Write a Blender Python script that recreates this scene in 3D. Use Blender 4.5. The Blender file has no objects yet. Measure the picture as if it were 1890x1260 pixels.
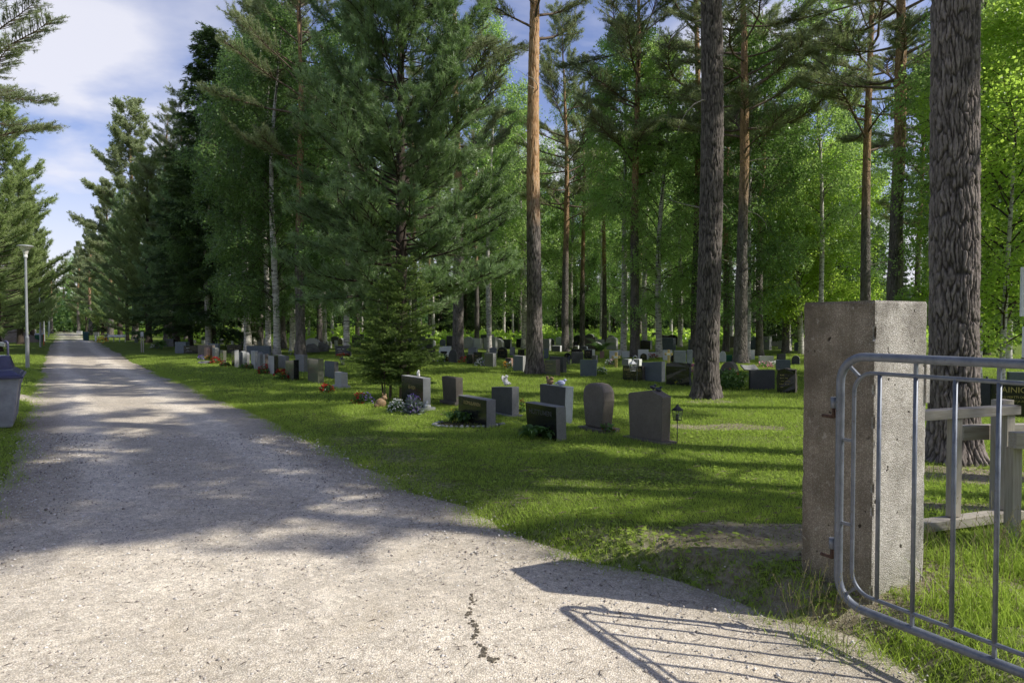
import bpy, bmesh, math, random
import numpy as np
from mathutils import Vector, Matrix, noise as mnoise

random.seed(7)
RNG = np.random.default_rng(11)
S = bpy.context.scene
C = S.collection
R = math.radians
PI = math.pi

# ------------------------------------------------------------------ camera
W0, H0, F0 = 1890.0, 1260.0, 1260.0
CAMZ = 1.6
PITCH = math.atan((630.0 - 597.0) / F0)
cd = bpy.data.cameras.new("camera")
cam = bpy.data.objects.new("camera", cd)
C.objects.link(cam)
cd.sensor_width = 36.0
cd.lens = 24.0
cd.clip_end = 2000.0
cd.clip_start = 0.05
cam.location = (0, 0, CAMZ)
cam.rotation_euler = (PI / 2 - PITCH, 0, 0)
S.camera = cam


def ray(px, py):
    x = (px - W0 / 2) / F0
    y = (H0 / 2 - py) / F0
    cp, sp = math.cos(PITCH), math.sin(PITCH)
    return (x, cp + y * sp, -sp + y * cp)


def at_depth(px, py, Y):
    d = ray(px, py)
    k = Y / d[1]
    return (d[0] * k, Y, CAMZ + d[2] * k)


# ------------------------------------------------------------------ noise helpers (numpy)
def hash2(ix, iy, seed=0):
    n = (ix.astype(np.int64) * 374761393 + iy.astype(np.int64) * 668265263 + seed * 1442695041) & 0x7fffffff
    n = ((n ^ (n >> 13)) * 1274126177) & 0x7fffffff
    n = n ^ (n >> 16)
    return (n & 0xffff) / 65535.0


def vnoise(x, y, seed=0):
    x = np.asarray(x, float); y = np.asarray(y, float)
    ix = np.floor(x); iy = np.floor(y)
    fx = x - ix; fy = y - iy
    fx = fx * fx * (3 - 2 * fx); fy = fy * fy * (3 - 2 * fy)
    a = hash2(ix, iy, seed); b = hash2(ix + 1, iy, seed)
    c = hash2(ix, iy + 1, seed); d = hash2(ix + 1, iy + 1, seed)
    return (a * (1 - fx) + b * fx) * (1 - fy) + (c * (1 - fx) + d * fx) * fy


def fbm(x, y, seed=0, o=4):
    s = 0; a = .5; t = 0
    for k in range(o):
        s = s + a * vnoise(np.asarray(x) * 2 ** k, np.asarray(y) * 2 ** k, seed + k)
        t += a; a *= .5
    return s / t


def sstep(a, b, x):
    t = np.clip((np.asarray(x, float) - a) / (b - a), 0, 1)
    return t * t * (3 - 2 * t)


# ------------------------------------------------------------------ road edges in world (flat-ground projection of surveyed points)
def flat(px, py):
    d = ray(px, py)
    k = -CAMZ / d[2]
    return (d[0] * k, d[1] * k)


right_px = [(152, 616), (160, 621), (172, 629), (190, 635), (205, 645), (225, 655), (240, 668), (262, 675), (295, 690), (345, 710),
            (400, 737), (470, 765), (545, 800), (600, 826), (700, 873), (760, 905), (850, 935), (930, 975), (1010, 1008),
            (1080, 1036), (1190, 1055), (1290, 1080), (1400, 1135), (1560, 1172), (1660, 1215), (1740, 1270)]
left_px = [(100, 616), (100, 624), (97, 632), (92, 640), (89, 650), (83, 665), (80, 680), (76, 690), (66, 705), (62, 720), (60, 735),
           (53, 755), (44, 775), (38, 800), (24, 830), (14, 880), (-8, 910), (-60, 960), (-250, 1060)]
RE = sorted([flat(*p)[::-1] for p in right_px])
LE = sorted([flat(*p)[::-1] for p in left_px])
rd = np.array([-0.555, 0.832])
RE = [(-3.0, 2.6), (1.5, 2.1), (2.4, 1.95)] + [e for e in RE if e[0] > 2.6] + [(190.0, RE[-1][1] - (190 - RE[-1][0]) * .667)]
LE = [(-3.0, -12.0), (2.0, -8.0)] + LE + [(190.0, LE[-1][1] - (190 - LE[-1][0]) * .667)]
REy = np.array([e[0] for e in RE]); REx = np.array([e[1] for e in RE])
LEy = np.array([e[0] for e in LE]); LEx = np.array([e[1] for e in LE])


def redge(y):
    y = np.asarray(y, float)
    return np.interp(y, REy, REx) + (fbm(y * 1.7, y * 0 + 3.3, 5) - .5) * (.22 + .008 * y) + (vnoise(y * 9, y * 0, 8) - .5) * .05


def ledge(y):
    y = np.asarray(y, float)
    return np.interp(y, LEy, LEx) + (fbm(y * 1.4, y * 0 + 9.3, 15) - .5) * (.25 + .008 * y) + (vnoise(y * 8, y * 0, 18) - .5) * .05


def terrain(x, y):
    x = np.asarray(x, float); y = np.asarray(y, float)
    dr = x - redge(y); dl = ledge(y) - x
    d = np.maximum(dr, dl)
    lawn = .045 * sstep(-.05, .5, d) - .03 * (1 - sstep(-.02, .12, d))
    bank = .12 * sstep(.0, .35, dr) * (1 - sstep(4.3, 6.5, y)) * sstep(-2, 1, y)
    und = (fbm(x * .35, y * .35, 21, 3) - .5) * .10 * sstep(.2, 2.5, d)
    return lawn + bank + und


def TZ(x, y):
    return float(terrain(np.array([x]), np.array([y]))[0])


def G(px, py):
    z = 0.0
    d = ray(px, py)
    x = y = 0
    for _ in range(6):
        k = (z - CAMZ) / d[2]
        x, y = d[0] * k, d[1] * k
        z = TZ(x, y)
    return x, y, z


# ------------------------------------------------------------------ mesh helpers
def np_mesh(name, V, Fv, tint=None, smooth=False):
    """V (n,3); Fv int array (m,k)"""
    me = bpy.data.meshes.new(name)
    V = np.ascontiguousarray(V, np.float32); Fv = np.ascontiguousarray(Fv, np.int32)
    m, k = Fv.shape
    me.vertices.add(len(V)); me.vertices.foreach_set('co', V.ravel())
    me.loops.add(m * k); me.loops.foreach_set('vertex_index', Fv.ravel())
    me.polygons.add(m)
    me.polygons.foreach_set('loop_start', np.arange(0, m * k, k, dtype=np.int32))
    me.polygons.foreach_set('loop_total', np.full(m, k, np.int32))
    if smooth:
        me.polygons.foreach_set('use_smooth', np.ones(m, bool))
    me.update(calc_edges=True)
    if tint is not None:
        a = me.attributes.new('tint', 'FLOAT', 'POINT')
        a.data.foreach_set('value', np.ascontiguousarray(tint, np.float32))
    return me


def link(name, me, mat=None, parent=None, loc=None, rot=None):
    o = bpy.data.objects.new(name, me)
    C.objects.link(o)
    if mat is not None:
        if len(me.materials) == 0:
            me.materials.append(mat)
    if parent is not None:
        o.parent = parent
    if loc is not None:
        o.location = loc
    if rot is not None:
        o.rotation_euler = rot
    return o


def tag(o, label, cat, group=None, kind=None):
    if label: o['label'] = label
    if cat: o['category'] = cat
    if group: o['group'] = group
    if kind: o['kind'] = kind
    return o


def thing(name, label, cat, loc=(0, 0, 0), rz=0.0, group=None):
    o = bpy.data.objects.new(name, None)
    o.empty_display_size = .2
    C.objects.link(o)
    o.location = loc
    o.rotation_euler = (0, 0, rz)
    return tag(o, label, cat, group)


def copy_thing(root, loc, rz=0.0, scale=1.0, label=None, group=None, zs=1.0):
    r = root.copy(); C.objects.link(r)
    r.location = loc; r.rotation_euler = (0, 0, rz); r.scale = (scale, scale, scale * zs)
    if label: r['label'] = label
    if group: r['group'] = group
    for ch in list(root.children):
        c = ch.copy(); C.objects.link(c); c.parent = r
        for g in ch.children:
            d = g.copy(); C.objects.link(d); d.parent = c
    return r


class MB:
    def __init__(s): s.v = []; s.f = []; s.sm = []

    def add(s, vs, fs, smooth=False):
        n = len(s.v); s.v += [tuple(v) for v in vs]
        s.f += [tuple(n + i for i in f) for f in fs]; s.sm += [smooth] * len(fs)
        return s

    def box(s, c, size, rz=0.0, taper=1.0, tilt=None):
        hx, hy, hz = size[0] / 2, size[1] / 2, size[2] / 2
        M = Matrix.Rotation(rz, 4, 'Z')
        if tilt: M = M @ Matrix.Rotation(tilt[0], 4, 'X') @ Matrix.Rotation(tilt[1], 4, 'Y')
        vs = []
        for z in (-1, 1):
            k = taper if z > 0 else 1
            for x, y in ((-1, -1), (1, -1), (1, 1), (-1, 1)):
                vs.append(M @ Vector((x * hx * k, y * hy * k, z * hz)) + Vector(c))
        return s.add(vs, [(0, 3, 2, 1), (4, 5, 6, 7), (0, 1, 5, 4), (1, 2, 6, 5), (2, 3, 7, 6), (3, 0, 4, 7)])

    def bar(s, a, b, w, h, up=(0, 0, 1)):
        a = Vector(a); b = Vector(b); d = (b - a).normalized(); up = Vector(up)
        sd = d.cross(up).normalized(); u = sd.cross(d)
        vs = []
        for p in (a, b):
            for x, y in ((-1, -1), (1, -1), (1, 1), (-1, 1)):
                vs.append(p + sd * (x * w / 2) + u * (y * h / 2))
        return s.add(vs, [(0, 1, 2, 3), (7, 6, 5, 4), (0, 4, 5, 1), (1, 5, 6, 2), (2, 6, 7, 3), (3, 7, 4, 0)])

    def tube(s, pts, rad, n=8, caps=True, smooth=True):
        pts = [Vector(p) for p in pts]
        if not hasattr(rad, '__len__'): rad = [rad] * len(pts)
        rings = []; base = len(s.v); pu = None; vs = []
        for i, p in enumerate(pts):
            d = (pts[min(i + 1, len(pts) - 1)] - pts[max(i - 1, 0)])
            if d.length < 1e-9: d = Vector((0, 0, 1))
            d.normalize()
            if pu is None:
                pu = d.orthogonal().normalized()
            else:
                pu = (pu - d * pu.dot(d))
                if pu.length < 1e-6: pu = d.orthogonal()
                pu.normalize()
            w = d.cross(pu)
            for k in range(n):
                a = 2 * PI * k / n
                vs.append(p + (pu * math.cos(a) + w * math.sin(a)) * rad[i])
        fs = []
        for i in range(len(pts) - 1):
            for k in range(n):
                k2 = (k + 1) % n
                fs.append((i * n + k, i * n + k2, (i + 1) * n + k2, (i + 1) * n + k))
        s.add(vs, fs, smooth)
        if caps:
            s.f.append(tuple(base + k for k in reversed(range(n)))); s.sm.append(False)
            m = (len(pts) - 1) * n
            s.f.append(tuple(base + m + k for k in range(n))); s.sm.append(False)
        return s

    def lathe(s, prof, n=20, c=(0, 0, 0), smooth=True):
        vs = []
        for r, z in prof:
            for k in range(n):
                a = 2 * PI * k / n
                vs.append((c[0] + r * math.cos(a), c[1] + r * math.sin(a), c[2] + z))
        fs = []
        for i in range(len(prof) - 1):
            for k in range(n):
                k2 = (k + 1) % n
                fs.append((i * n + k, i * n + k2, (i + 1) * n + k2, (i + 1) * n + k))
        return s.add(vs, fs, smooth)

    def mesh(s, name='mesh', bevel=0.0, seg=2):
        me = bpy.data.meshes.new(name)
        me.from_pydata(s.v, [], s.f)
        me.polygons.foreach_set('use_smooth', s.sm)
        me.update()
        if bevel:
            bm = bmesh.new(); bm.from_mesh(me)
            bmesh.ops.remove_doubles(bm, verts=bm.verts, dist=1e-5)
            es = [e for e in bm.edges if len(e.link_faces) == 2 and e.calc_face_angle(0) > .6]
            bmesh.ops.bevel(bm, geom=es, offset=bevel, segments=seg, profile=.6, affect='EDGES')
            bm.to_mesh(me); bm.free(); me.update()
        return me

    def build(s, name, mat, parent=None, loc=None, rot=None, bevel=0.0):
        return link(name, s.mesh(name, bevel), mat, parent, loc, rot)


def blob_mesh(name, ells, vox=.006):
    """one continuous surface from ellipsoids (cx,cy,cz, rx,ry,rz, tiltY)"""
    bm = bmesh.new()
    for e in ells:
        M = Matrix.Translation(e[:3]) @ Matrix.Rotation(e[6] if len(e) > 6 else 0, 4, 'Y') @ Matrix.Rotation(e[7] if len(e) > 7 else 0, 4, 'X') @ Matrix.Diagonal((e[3], e[4], e[5], 1))
        bmesh.ops.create_icosphere(bm, subdivisions=3, radius=1, matrix=M)
    me = bpy.data.meshes.new(name + '_raw'); bm.to_mesh(me); bm.free()
    o = bpy.data.objects.new('raw', me); C.objects.link(o)
    m = o.modifiers.new('r', 'REMESH'); m.mode = 'VOXEL'; m.voxel_size = vox; m.use_smooth_shade = True
    sm = o.modifiers.new('s', 'SMOOTH'); sm.iterations = 2; sm.factor = .5
    dg = bpy.context.evaluated_depsgraph_get(); dg.update()
    me2 = bpy.data.meshes.new_from_object(o.evaluated_get(dg))
    bpy.data.objects.remove(o); bpy.data.meshes.remove(me)
    me2.name = name
    return me2


def text_mesh(txt, size, extr=.002, spacing=1.0):
    cu = bpy.data.curves.new('t', 'FONT'); cu.body = txt; cu.size = size; cu.extrude = extr
    cu.align_x = 'CENTER'; cu.align_y = 'CENTER'; cu.space_character = spacing
    cu.resolution_u = 3
    o = bpy.data.objects.new('t', cu); C.objects.link(o)
    dg = bpy.context.evaluated_depsgraph_get(); dg.update()
    me = bpy.data.meshes.new_from_object(o.evaluated_get(dg))
    bpy.data.objects.remove(o); bpy.data.curves.remove(cu)
    return me


# ------------------------------------------------------------------ materials
class NT:
    def __init__(s, name):
        s.m = bpy.data.materials.new(name); s.m.use_nodes = True
        s.t = s.m.node_tree; s.t.nodes.clear()
        s.out = s.t.nodes.new('ShaderNodeOutputMaterial')

    def n(s, typ, **kw):
        nd = s.t.nodes.new(typ)
        for k, v in kw.items():
            if k.startswith('i_'):
                key = k[2:]
                key = int(key) if key.isdigit() else key.replace('_', ' ')
                nd.inputs[key].default_value = v
            else:
                setattr(nd, k, v)
        return nd

    def l(s, a, b): s.t.links.new(a, b)

    def coord(s, scale=(1, 1, 1), kind='Object', loc=(0, 0, 0)):
        tc = s.n('ShaderNodeTexCoord'); mp = s.n('ShaderNodeMapping')
        mp.inputs['Scale'].default_value = scale; mp.inputs['Location'].default_value = loc
        s.l(tc.outputs[kind], mp.inputs[0]); return mp.outputs[0]

    def wcoord(s, scale=(1, 1, 1)):
        g = s.n('ShaderNodeNewGeometry'); mp = s.n('ShaderNodeMapping')
        mp.inputs['Scale'].default_value = scale
        s.l(g.outputs['Position'], mp.inputs[0]); return mp.outputs[0]

    def noise(s, vec, scale, detail=4, rough=.6, dist=0):
        nd = s.n('ShaderNodeTexNoise'); nd.inputs['Scale'].default_value = scale
        nd.inputs['Detail'].default_value = detail; nd.inputs['Roughness'].default_value = rough
        nd.inputs['Distortion'].default_value = dist
        s.l(vec, nd.inputs['Vector']); return nd.outputs['Fac']

    def vor(s, vec, scale, feature='F1', out='Distance'):
        nd = s.n('ShaderNodeTexVoronoi'); nd.feature = feature; nd.inputs['Scale'].default_value = scale
        s.l(vec, nd.inputs['Vector']); return nd.outputs[out]

    def ramp(s, fac, stops, interp='LINEAR'):
        nd = s.n('ShaderNodeValToRGB'); r = nd.color_ramp; r.interpolation = interp
        while len(r.elements) < len(stops): r.elements.new(.5)
        for e, (p, c) in zip(r.elements, stops):
            e.position = p; e.color = (c, c, c, 1) if not hasattr(c, '__len__') else (*c[:3], 1)
        s.l(fac, nd.inputs[0]); return nd.outputs[0]

    def mix(s, fac, a, b, mode='MIX'):
        nd = s.n('ShaderNodeMix'); nd.data_type = 'RGBA'; nd.blend_type = mode
        for src, i in ((fac, 0), (a, 6), (b, 7)):
            if hasattr(src, 'links'): s.l(src, nd.inputs[i])
            elif hasattr(src, '__len__'): nd.inputs[i].default_value = (*src[:3], 1)
            else: nd.inputs[i].default_value = src
        return nd.outputs[2]

    def math(s, op, a, b=0.0, clamp=False):
        nd = s.n('ShaderNodeMath'); nd.operation = op; nd.use_clamp = clamp
        for src, i in ((a, 0), (b, 1)):
            if hasattr(src, 'links'): s.l(src, nd.inputs[i])
            else: nd.inputs[i].default_value = src
        return nd.outputs[0]

    def bump(s, h, strength=.5, dist=.01, normal=None):
        nd = s.n('ShaderNodeBump'); nd.inputs['Strength'].default_value = strength
        nd.inputs['Distance'].default_value = dist; s.l(h, nd.inputs['Height'])
        if normal is not None: s.l(normal, nd.inputs['Normal'])
        return nd.outputs[0]

    def attr(s, name):
        nd = s.n('ShaderNodeAttribute'); nd.attribute_name = name; return nd.outputs['Fac']

    def finish(s, col, rough=.7, spec=.3, normal=None, metal=0.0, trans=None, transfac=.3):
        b = s.n('ShaderNodeBsdfPrincipled')
        for src, k in ((col, 'Base Color'), (rough, 'Roughness'), (metal, 'Metallic')):
            if hasattr(src, 'links'): s.l(src, b.inputs[k])
            elif hasattr(src, '__len__'): b.inputs[k].default_value = (*src[:3], 1)
            else: b.inputs[k].default_value = src
        b.inputs['Specular IOR Level'].default_value = spec
        if normal is not None: s.l(normal, b.inputs['Normal'])
        outp = b.outputs[0]
        if trans is not None:
            t = s.n('ShaderNodeBsdfTranslucent')
            if hasattr(trans, 'links'): s.l(trans, t.inputs[0])
            else: t.inputs[0].default_value = (*trans[:3], 1)
            mx = s.n('ShaderNodeMixShader'); mx.inputs[0].default_value = transfac
            s.l(outp, mx.inputs[1]); s.l(t.outputs[0], mx.inputs[2]); outp = mx.outputs[0]
        s.l(outp, s.out.inputs[0]); return s.m


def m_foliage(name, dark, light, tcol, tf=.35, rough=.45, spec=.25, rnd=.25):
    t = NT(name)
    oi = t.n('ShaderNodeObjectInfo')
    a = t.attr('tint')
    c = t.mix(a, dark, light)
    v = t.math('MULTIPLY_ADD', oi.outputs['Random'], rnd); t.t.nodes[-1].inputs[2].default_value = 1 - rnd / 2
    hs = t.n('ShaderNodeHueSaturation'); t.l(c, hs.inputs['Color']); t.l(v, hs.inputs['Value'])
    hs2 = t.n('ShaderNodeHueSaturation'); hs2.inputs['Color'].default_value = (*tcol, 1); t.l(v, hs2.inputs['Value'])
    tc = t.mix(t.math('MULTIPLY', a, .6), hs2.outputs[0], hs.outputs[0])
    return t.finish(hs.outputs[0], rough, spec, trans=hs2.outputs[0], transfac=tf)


M = {}
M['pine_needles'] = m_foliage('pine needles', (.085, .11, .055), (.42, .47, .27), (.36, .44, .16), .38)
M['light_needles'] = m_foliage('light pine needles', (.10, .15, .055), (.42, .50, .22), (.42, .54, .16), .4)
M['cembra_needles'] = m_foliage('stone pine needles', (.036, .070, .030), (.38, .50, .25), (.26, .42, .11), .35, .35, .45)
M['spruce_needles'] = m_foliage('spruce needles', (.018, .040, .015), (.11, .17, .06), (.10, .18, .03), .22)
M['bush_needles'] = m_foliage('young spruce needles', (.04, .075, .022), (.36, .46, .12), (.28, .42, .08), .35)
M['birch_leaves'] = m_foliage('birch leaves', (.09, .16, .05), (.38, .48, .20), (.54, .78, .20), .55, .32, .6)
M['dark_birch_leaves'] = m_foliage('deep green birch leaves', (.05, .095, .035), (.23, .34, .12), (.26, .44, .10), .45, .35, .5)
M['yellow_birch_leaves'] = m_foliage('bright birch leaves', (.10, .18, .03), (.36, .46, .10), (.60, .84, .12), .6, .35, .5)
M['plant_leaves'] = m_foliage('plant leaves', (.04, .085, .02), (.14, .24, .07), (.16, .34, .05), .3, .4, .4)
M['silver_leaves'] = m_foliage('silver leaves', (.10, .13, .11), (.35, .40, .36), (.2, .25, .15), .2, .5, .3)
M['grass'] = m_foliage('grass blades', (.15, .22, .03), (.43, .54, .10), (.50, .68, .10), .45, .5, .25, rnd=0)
M['dry_grass'] = m_foliage('dry grass', (.16, .14, .06), (.40, .36, .20), (.3, .3, .12), .3, .6, .2, rnd=0)


def m_plain(name, col, rough=.6, spec=.3, nscale=30, amt=.25, bump=0.0, metal=0.0):
    t = NT(name); v = t.coord()
    f = t.noise(v, nscale, 5)
    c = t.mix(t.ramp(f, [(.3, 0), (.7, 1)]), [x * (1 - amt) for x in col], [min(1, x * (1 + amt)) for x in col])
    nm = t.bump(f, bump, .01) if bump else None
    return t.finish(c, rough, spec, nm, metal)


def m_pinebark(name, lo, hi, z0, z1, fine=False):
    t = NT(name); v = t.coord((1, 1, .28)); v1 = t.coord((1, 1, 1))
    sep = t.n('ShaderNodeSeparateXYZ'); t.l(t.coord(), sep.inputs[0])
    z = t.math('ADD', sep.outputs[2], t.math('MULTIPLY', t.noise(v1, 1.3, 3), 2.2))
    zz = t.n('ShaderNodeMapRange'); zz.inputs[1].default_value = z0 + 1.1; zz.inputs[2].default_value = z1 + 1.1
    t.l(z, zz.inputs[0])
    cr = t.vor(v, 17, 'DISTANCE_TO_EDGE')
    n1 = t.noise(v, 9, 6, .7); n2 = t.noise(v1, 45, 4)
    crk = t.ramp(cr, [(.0, 0), (.18, 1)])
    lowc = t.mix(crk, [c * .25 for c in lo], lo)
    lowc = t.mix(t.ramp(n1, [(.35, 0), (.75, 1)]), lowc, [min(1, c * 2.1) for c in lo])
    hic = t.mix(t.ramp(n1, [(.38, 0), (.62, 1)]), [c * .35 for c in hi], hi)
    hic = t.mix(t.ramp(n2, [(.5, 0), (.75, 1)]), hic, (.55, .38, .24))
    col = t.mix(zz.outputs[0], lowc, hic)
    h = t.math('ADD', t.math('MULTIPLY', crk, 1.0), t.math('MULTIPLY', n1, .8))
    bs = t.n('ShaderNodeBump'); bs.inputs['Distance'].default_value = .03; bs.inputs['Strength'].default_value = .8
    t.l(h, bs.inputs['Height'])
    return t.finish(col, .85, .15, bs.outputs[0])


M['pine_bark'] = m_pinebark('pine bark', (.13, .115, .10), (.54, .34, .18), 5.0, 8.0)
M['dark_pine_bark'] = m_pinebark('dark pine bark', (.105, .082, .07), (.11, .085, .07), 12, 16)
M['hero_bark'] = None
M['dark_bark'] = m_plain('dark bark', (.07, .055, .045), .9, .1, 25, .4, .6)
M['branch_bark'] = m_plain('branch bark', (.16, .12, .09), .85, .15, 20, .4, .4)
M['dead_branch'] = m_plain('dead branch', (.28, .25, .21), .8, .2, 20, .3, .3)


def m_birchbark():
    t = NT('birch bark'); v = t.coord((1, 1, 5)); v1 = t.coord()
    n = t.noise(v, 5, 5, .7); n2 = t.noise(v1, 3, 4)
    c = t.mix(t.ramp(n, [(.52, 0), (.6, 1)]), (.62, .58, .52), (.07, .06, .05))
    c = t.mix(t.ramp(n2, [(.5, 0), (.7, 1)]), c, (.25, .22, .18))
    sep = t.n('ShaderNodeSeparateXYZ'); t.l(v1, sep.inputs[0])
    low = t.ramp(t.math('ADD', sep.outputs[2], t.math('MULTIPLY', n2, 1.5)), [(.5, .8), (1.0, 0)])
    c = t.mix(low, c, (.10, .09, .08))
    return t.finish(c, .7, .2, t.bump(n, .4, .01))


M['birch_bark'] = m_birchbark()


def m_granite(name, c1, c2, rough, speck=.5, sc=180, spec=.4, stain=.3):
    t = NT(name); v = t.coord()
    a = t.vor(v, sc, 'F1', 'Color'); sp = t.n('ShaderNodeSeparateColor'); t.l(a, sp.inputs[0])
    f = t.ramp(sp.outputs[0], [(.2, 0), (.8, 1)])
    c = t.mix(t.math('MULTIPLY', f, speck), c1, c2)
    n = t.noise(v, 4, 5, .65)
    c = t.mix(t.math('MULTIPLY', t.ramp(n, [(.4, 0), (.75, 1)]), stain), c, [x * .45 for x in c1])
    rr = t.ramp(n, [(.3, rough), (.8, min(1, rough + .2))])
    return t.finish(c, rr, spec, t.bump(t.noise(v, 60, 4), .15 if rough > .4 else .02, .005))


M['grey_granite'] = m_granite('grey granite', (.17, .17, .165), (.36, .355, .34), .6)
M['light_granite'] = m_granite('light granite', (.34, .34, .32), (.55, .54, .51), .6)
M['dark_granite'] = m_granite('dark granite', (.045, .046, .048), (.12, .12, .12), .5)
M['blue_granite'] = m_granite('blue grey granite', (.09, .11, .13), (.20, .23, .25), .4)
M['black_granite'] = m_granite('black polished granite', (.008, .008, .009), (.03, .03, .03), .10, spec=.55, stain=0)
M['brown_granite'] = m_granite('brown granite', (.12, .10, .08), (.28, .24, .20), .6)
M['red_granite'] = m_granite('reddish granite', (.30, .17, .12), (.46, .32, .26), .5)
M['mirror_granite'] = m_granite('polished grey granite', (.12, .12, .09), (.24, .23, .19), .06, spec=.9, stain=0)
M['white_stone'] = m_granite('white stone', (.62, .62, .60), (.78, .78, .76), .6, stain=.15)
M['gold'] = m_plain('gold lettering', (.42, .34, .13), .35, .5, 20, .1, metal=.3)
M['grey_letter'] = m_plain('grey lettering', (.10, .10, .095), .5)
M['rock'] = m_granite('field rock', (.13, .125, .12), (.30, .29, .27), .85, sc=60, stain=.6)
M['soil'] = m_plain('dark soil', (.05, .038, .028), .95, .05, 40, .4, .8)
M['sand'] = m_plain('sand heap', (.20, .165, .12), .95, .05, 8, .3, .6)
M['white_paint'] = m_plain('white paint', (.72, .72, .70), .5, .3, 10, .08)
M['white_ceramic'] = m_plain('white ceramic', (.70, .68, .62), .45, .4, 30, .15)
M['brown_ceramic'] = m_plain('brown ceramic', (.26, .17, .09), .6, .3, 30, .3)
M['bluish_ceramic'] = m_plain('bluish ceramic', (.42, .45, .62), .5, .3, 30, .15)
M['dark_metal'] = m_plain('black metal', (.02, .02, .024), .4, .5, 30, .2)
M['bird_bronze'] = m_plain('dark bronze', (.04, .045, .055), .4, .5, 30, .2)
M['galv'] = m_plain('galvanised steel', (.40, .42, .45), .45, .5, 12, .18, .05, .5)
M['lamp_metal'] = m_plain('lamp metal', (.34, .35, .36), .5, .4, 8, .12, metal=.2)
M['bin_grey'] = m_plain('grey bin plastic', (.30, .31, .34), .45, .4, 6, .25)
M['bin_dark'] = m_plain('dark bin lid', (.06, .06, .12), .4, .5, 8, .2)
M['green_plastic'] = m_plain('green plastic', (.01, .09, .05), .45, .4, 8, .2)
M['teal_plastic'] = m_plain('teal plastic', (.015, .07, .07), .45, .4, 8, .2)
M['red_paint'] = m_plain('red marker', (.6, .12, .04), .5)
M['yellow_wood'] = m_plain('pale yellow wood', (.52, .40, .16), .6, .3, 20, .2)
M['candle'] = m_plain('candle', (.75, .72, .65), .5)
M['rust'] = m_plain('rusty steel', (.08, .052, .042), .9, .1, 60, .4, .4)
M['red_petal'] = m_foliage('red petals', (.20, .008, .008), (.48, .025, .02), (.4, .03, .02), .3, rnd=0)
M['pink_petal'] = m_foliage('pink petals', (.6, .14, .25), (.8, .35, .45), (.8, .3, .4), .3, rnd=0)
M['white_petal'] = m_foliage('white petals', (.5, .5, .44), (.8, .8, .76), (.6, .6, .5), .25, rnd=0)
M['purple_petal'] = m_foliage('purple petals', (.13, .07, .30), (.34, .24, .55), (.3, .15, .6), .3, rnd=0)
M['yellow_petal'] = m_foliage('yellow petals', (.6, .45, .02), (.8, .7, .08), (.8, .6, .05), .3, rnd=0)
M['orange_petal'] = m_foliage('orange petals', (.6, .22, .02), (.8, .4, .05), (.8, .3, .05), .3, rnd=0)


def m_glass():
    t = NT('lantern glass')
    b = t.n('ShaderNodeBsdfPrincipled'); b.inputs['Base Color'].default_value = (.85, .88, .88, 1)
    b.inputs['Roughness'].default_value = .1; b.inputs['Transmission Weight'].default_value = .9
    b.inputs['IOR'].default_value = 1.05
    t.l(b.outputs[0], t.out.inputs[0]); return t.m


M['glass'] = m_glass()


def m_concrete(name='exposed aggregate concrete', brown_face=0.0):
    t = NT(name); v = t.coord()
    vc = t.vor(v, 150, 'F1', 'Color'); sp = t.n('ShaderNodeSeparateColor'); t.l(vc, sp.inputs[0])
    vd = t.vor(v, 150, 'F1', 'Distance')
    peb = t.ramp(sp.outputs[0], [(0, (.36, .32, .27)), (.35, (.60, .56, .50)), (.7, (.78, .74, .68)), (1, (.88, .85, .80))])
    c = t.mix(t.ramp(vd, [(.25, 0), (.6, 1)]), peb, (.46, .42, .37))
    n = t.noise(v, 3.2, 6, .65); n2 = t.noise(v, 11, 5, .7)
    c = t.mix(t.math('MULTIPLY', t.ramp(n, [(.42, 0), (.7, 1)]), .6), c, (.10, .085, .065))
    c = t.mix(t.math('MULTIPLY', t.ramp(n2, [(.60, 0), (.72, 1)]), .55), c, (.13, .10, .07))
    pits = t.ramp(t.noise(v, 24, 2, .4), [(.24, 1), (.29, 0)])
    c = t.mix(pits, c, (.06, .05, .04))
    sep = t.n('ShaderNodeSeparateXYZ'); t.l(v, sep.inputs[0])
    top = t.ramp(t.math('ADD', sep.outputs[2], t.math('MULTIPLY', n2, .5)), [(0, 0), (.97, 0), (1.0, 0)])
    # darker weathered streaks near the top and moss at the foot
    mr = t.n('ShaderNodeMapRange'); mr.inputs[1].default_value = .35; mr.inputs[2].default_value = 0.0
    t.l(sep.outputs[2], mr.inputs[0])
    c = t.mix(t.math('MULTIPLY', mr.outputs[0], .45), c, (.10, .10, .05))
    mr2 = t.n('ShaderNodeMapRange'); mr2.inputs[1].default_value = 1.15; mr2.inputs[2].default_value = 1.7
    t.l(sep.outputs[2], mr2.inputs[0])
    c = t.mix(t.math('MULTIPLY', mr2.outputs[0], t.ramp(n, [(.35, 0), (.6, .6)])), c, (.10, .085, .07))
    if brown_face:
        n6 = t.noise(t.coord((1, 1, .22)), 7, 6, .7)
        c = t.mix(1.0, c, (.66, .62, .55), 'MULTIPLY')  # road-side face toned darker and browner, with streaks and pale mottles
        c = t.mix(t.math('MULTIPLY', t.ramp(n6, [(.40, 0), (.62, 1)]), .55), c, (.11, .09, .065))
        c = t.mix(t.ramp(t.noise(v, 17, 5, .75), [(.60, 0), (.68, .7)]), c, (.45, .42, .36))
    hgt = t.math('SUBTRACT', t.math('MULTIPLY', sp.outputs[1], .6), t.math('MULTIPLY', vd, 1.3))
    hgt = t.math('SUBTRACT', hgt, t.math('MULTIPLY', pits, 2.5))
    return t.finish(c, .88, .2, t.bump(hgt, .7, .004))


M['concrete'] = m_concrete()
M['concrete_brown'] = m_concrete('dark brown concrete face', 1.0)


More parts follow.
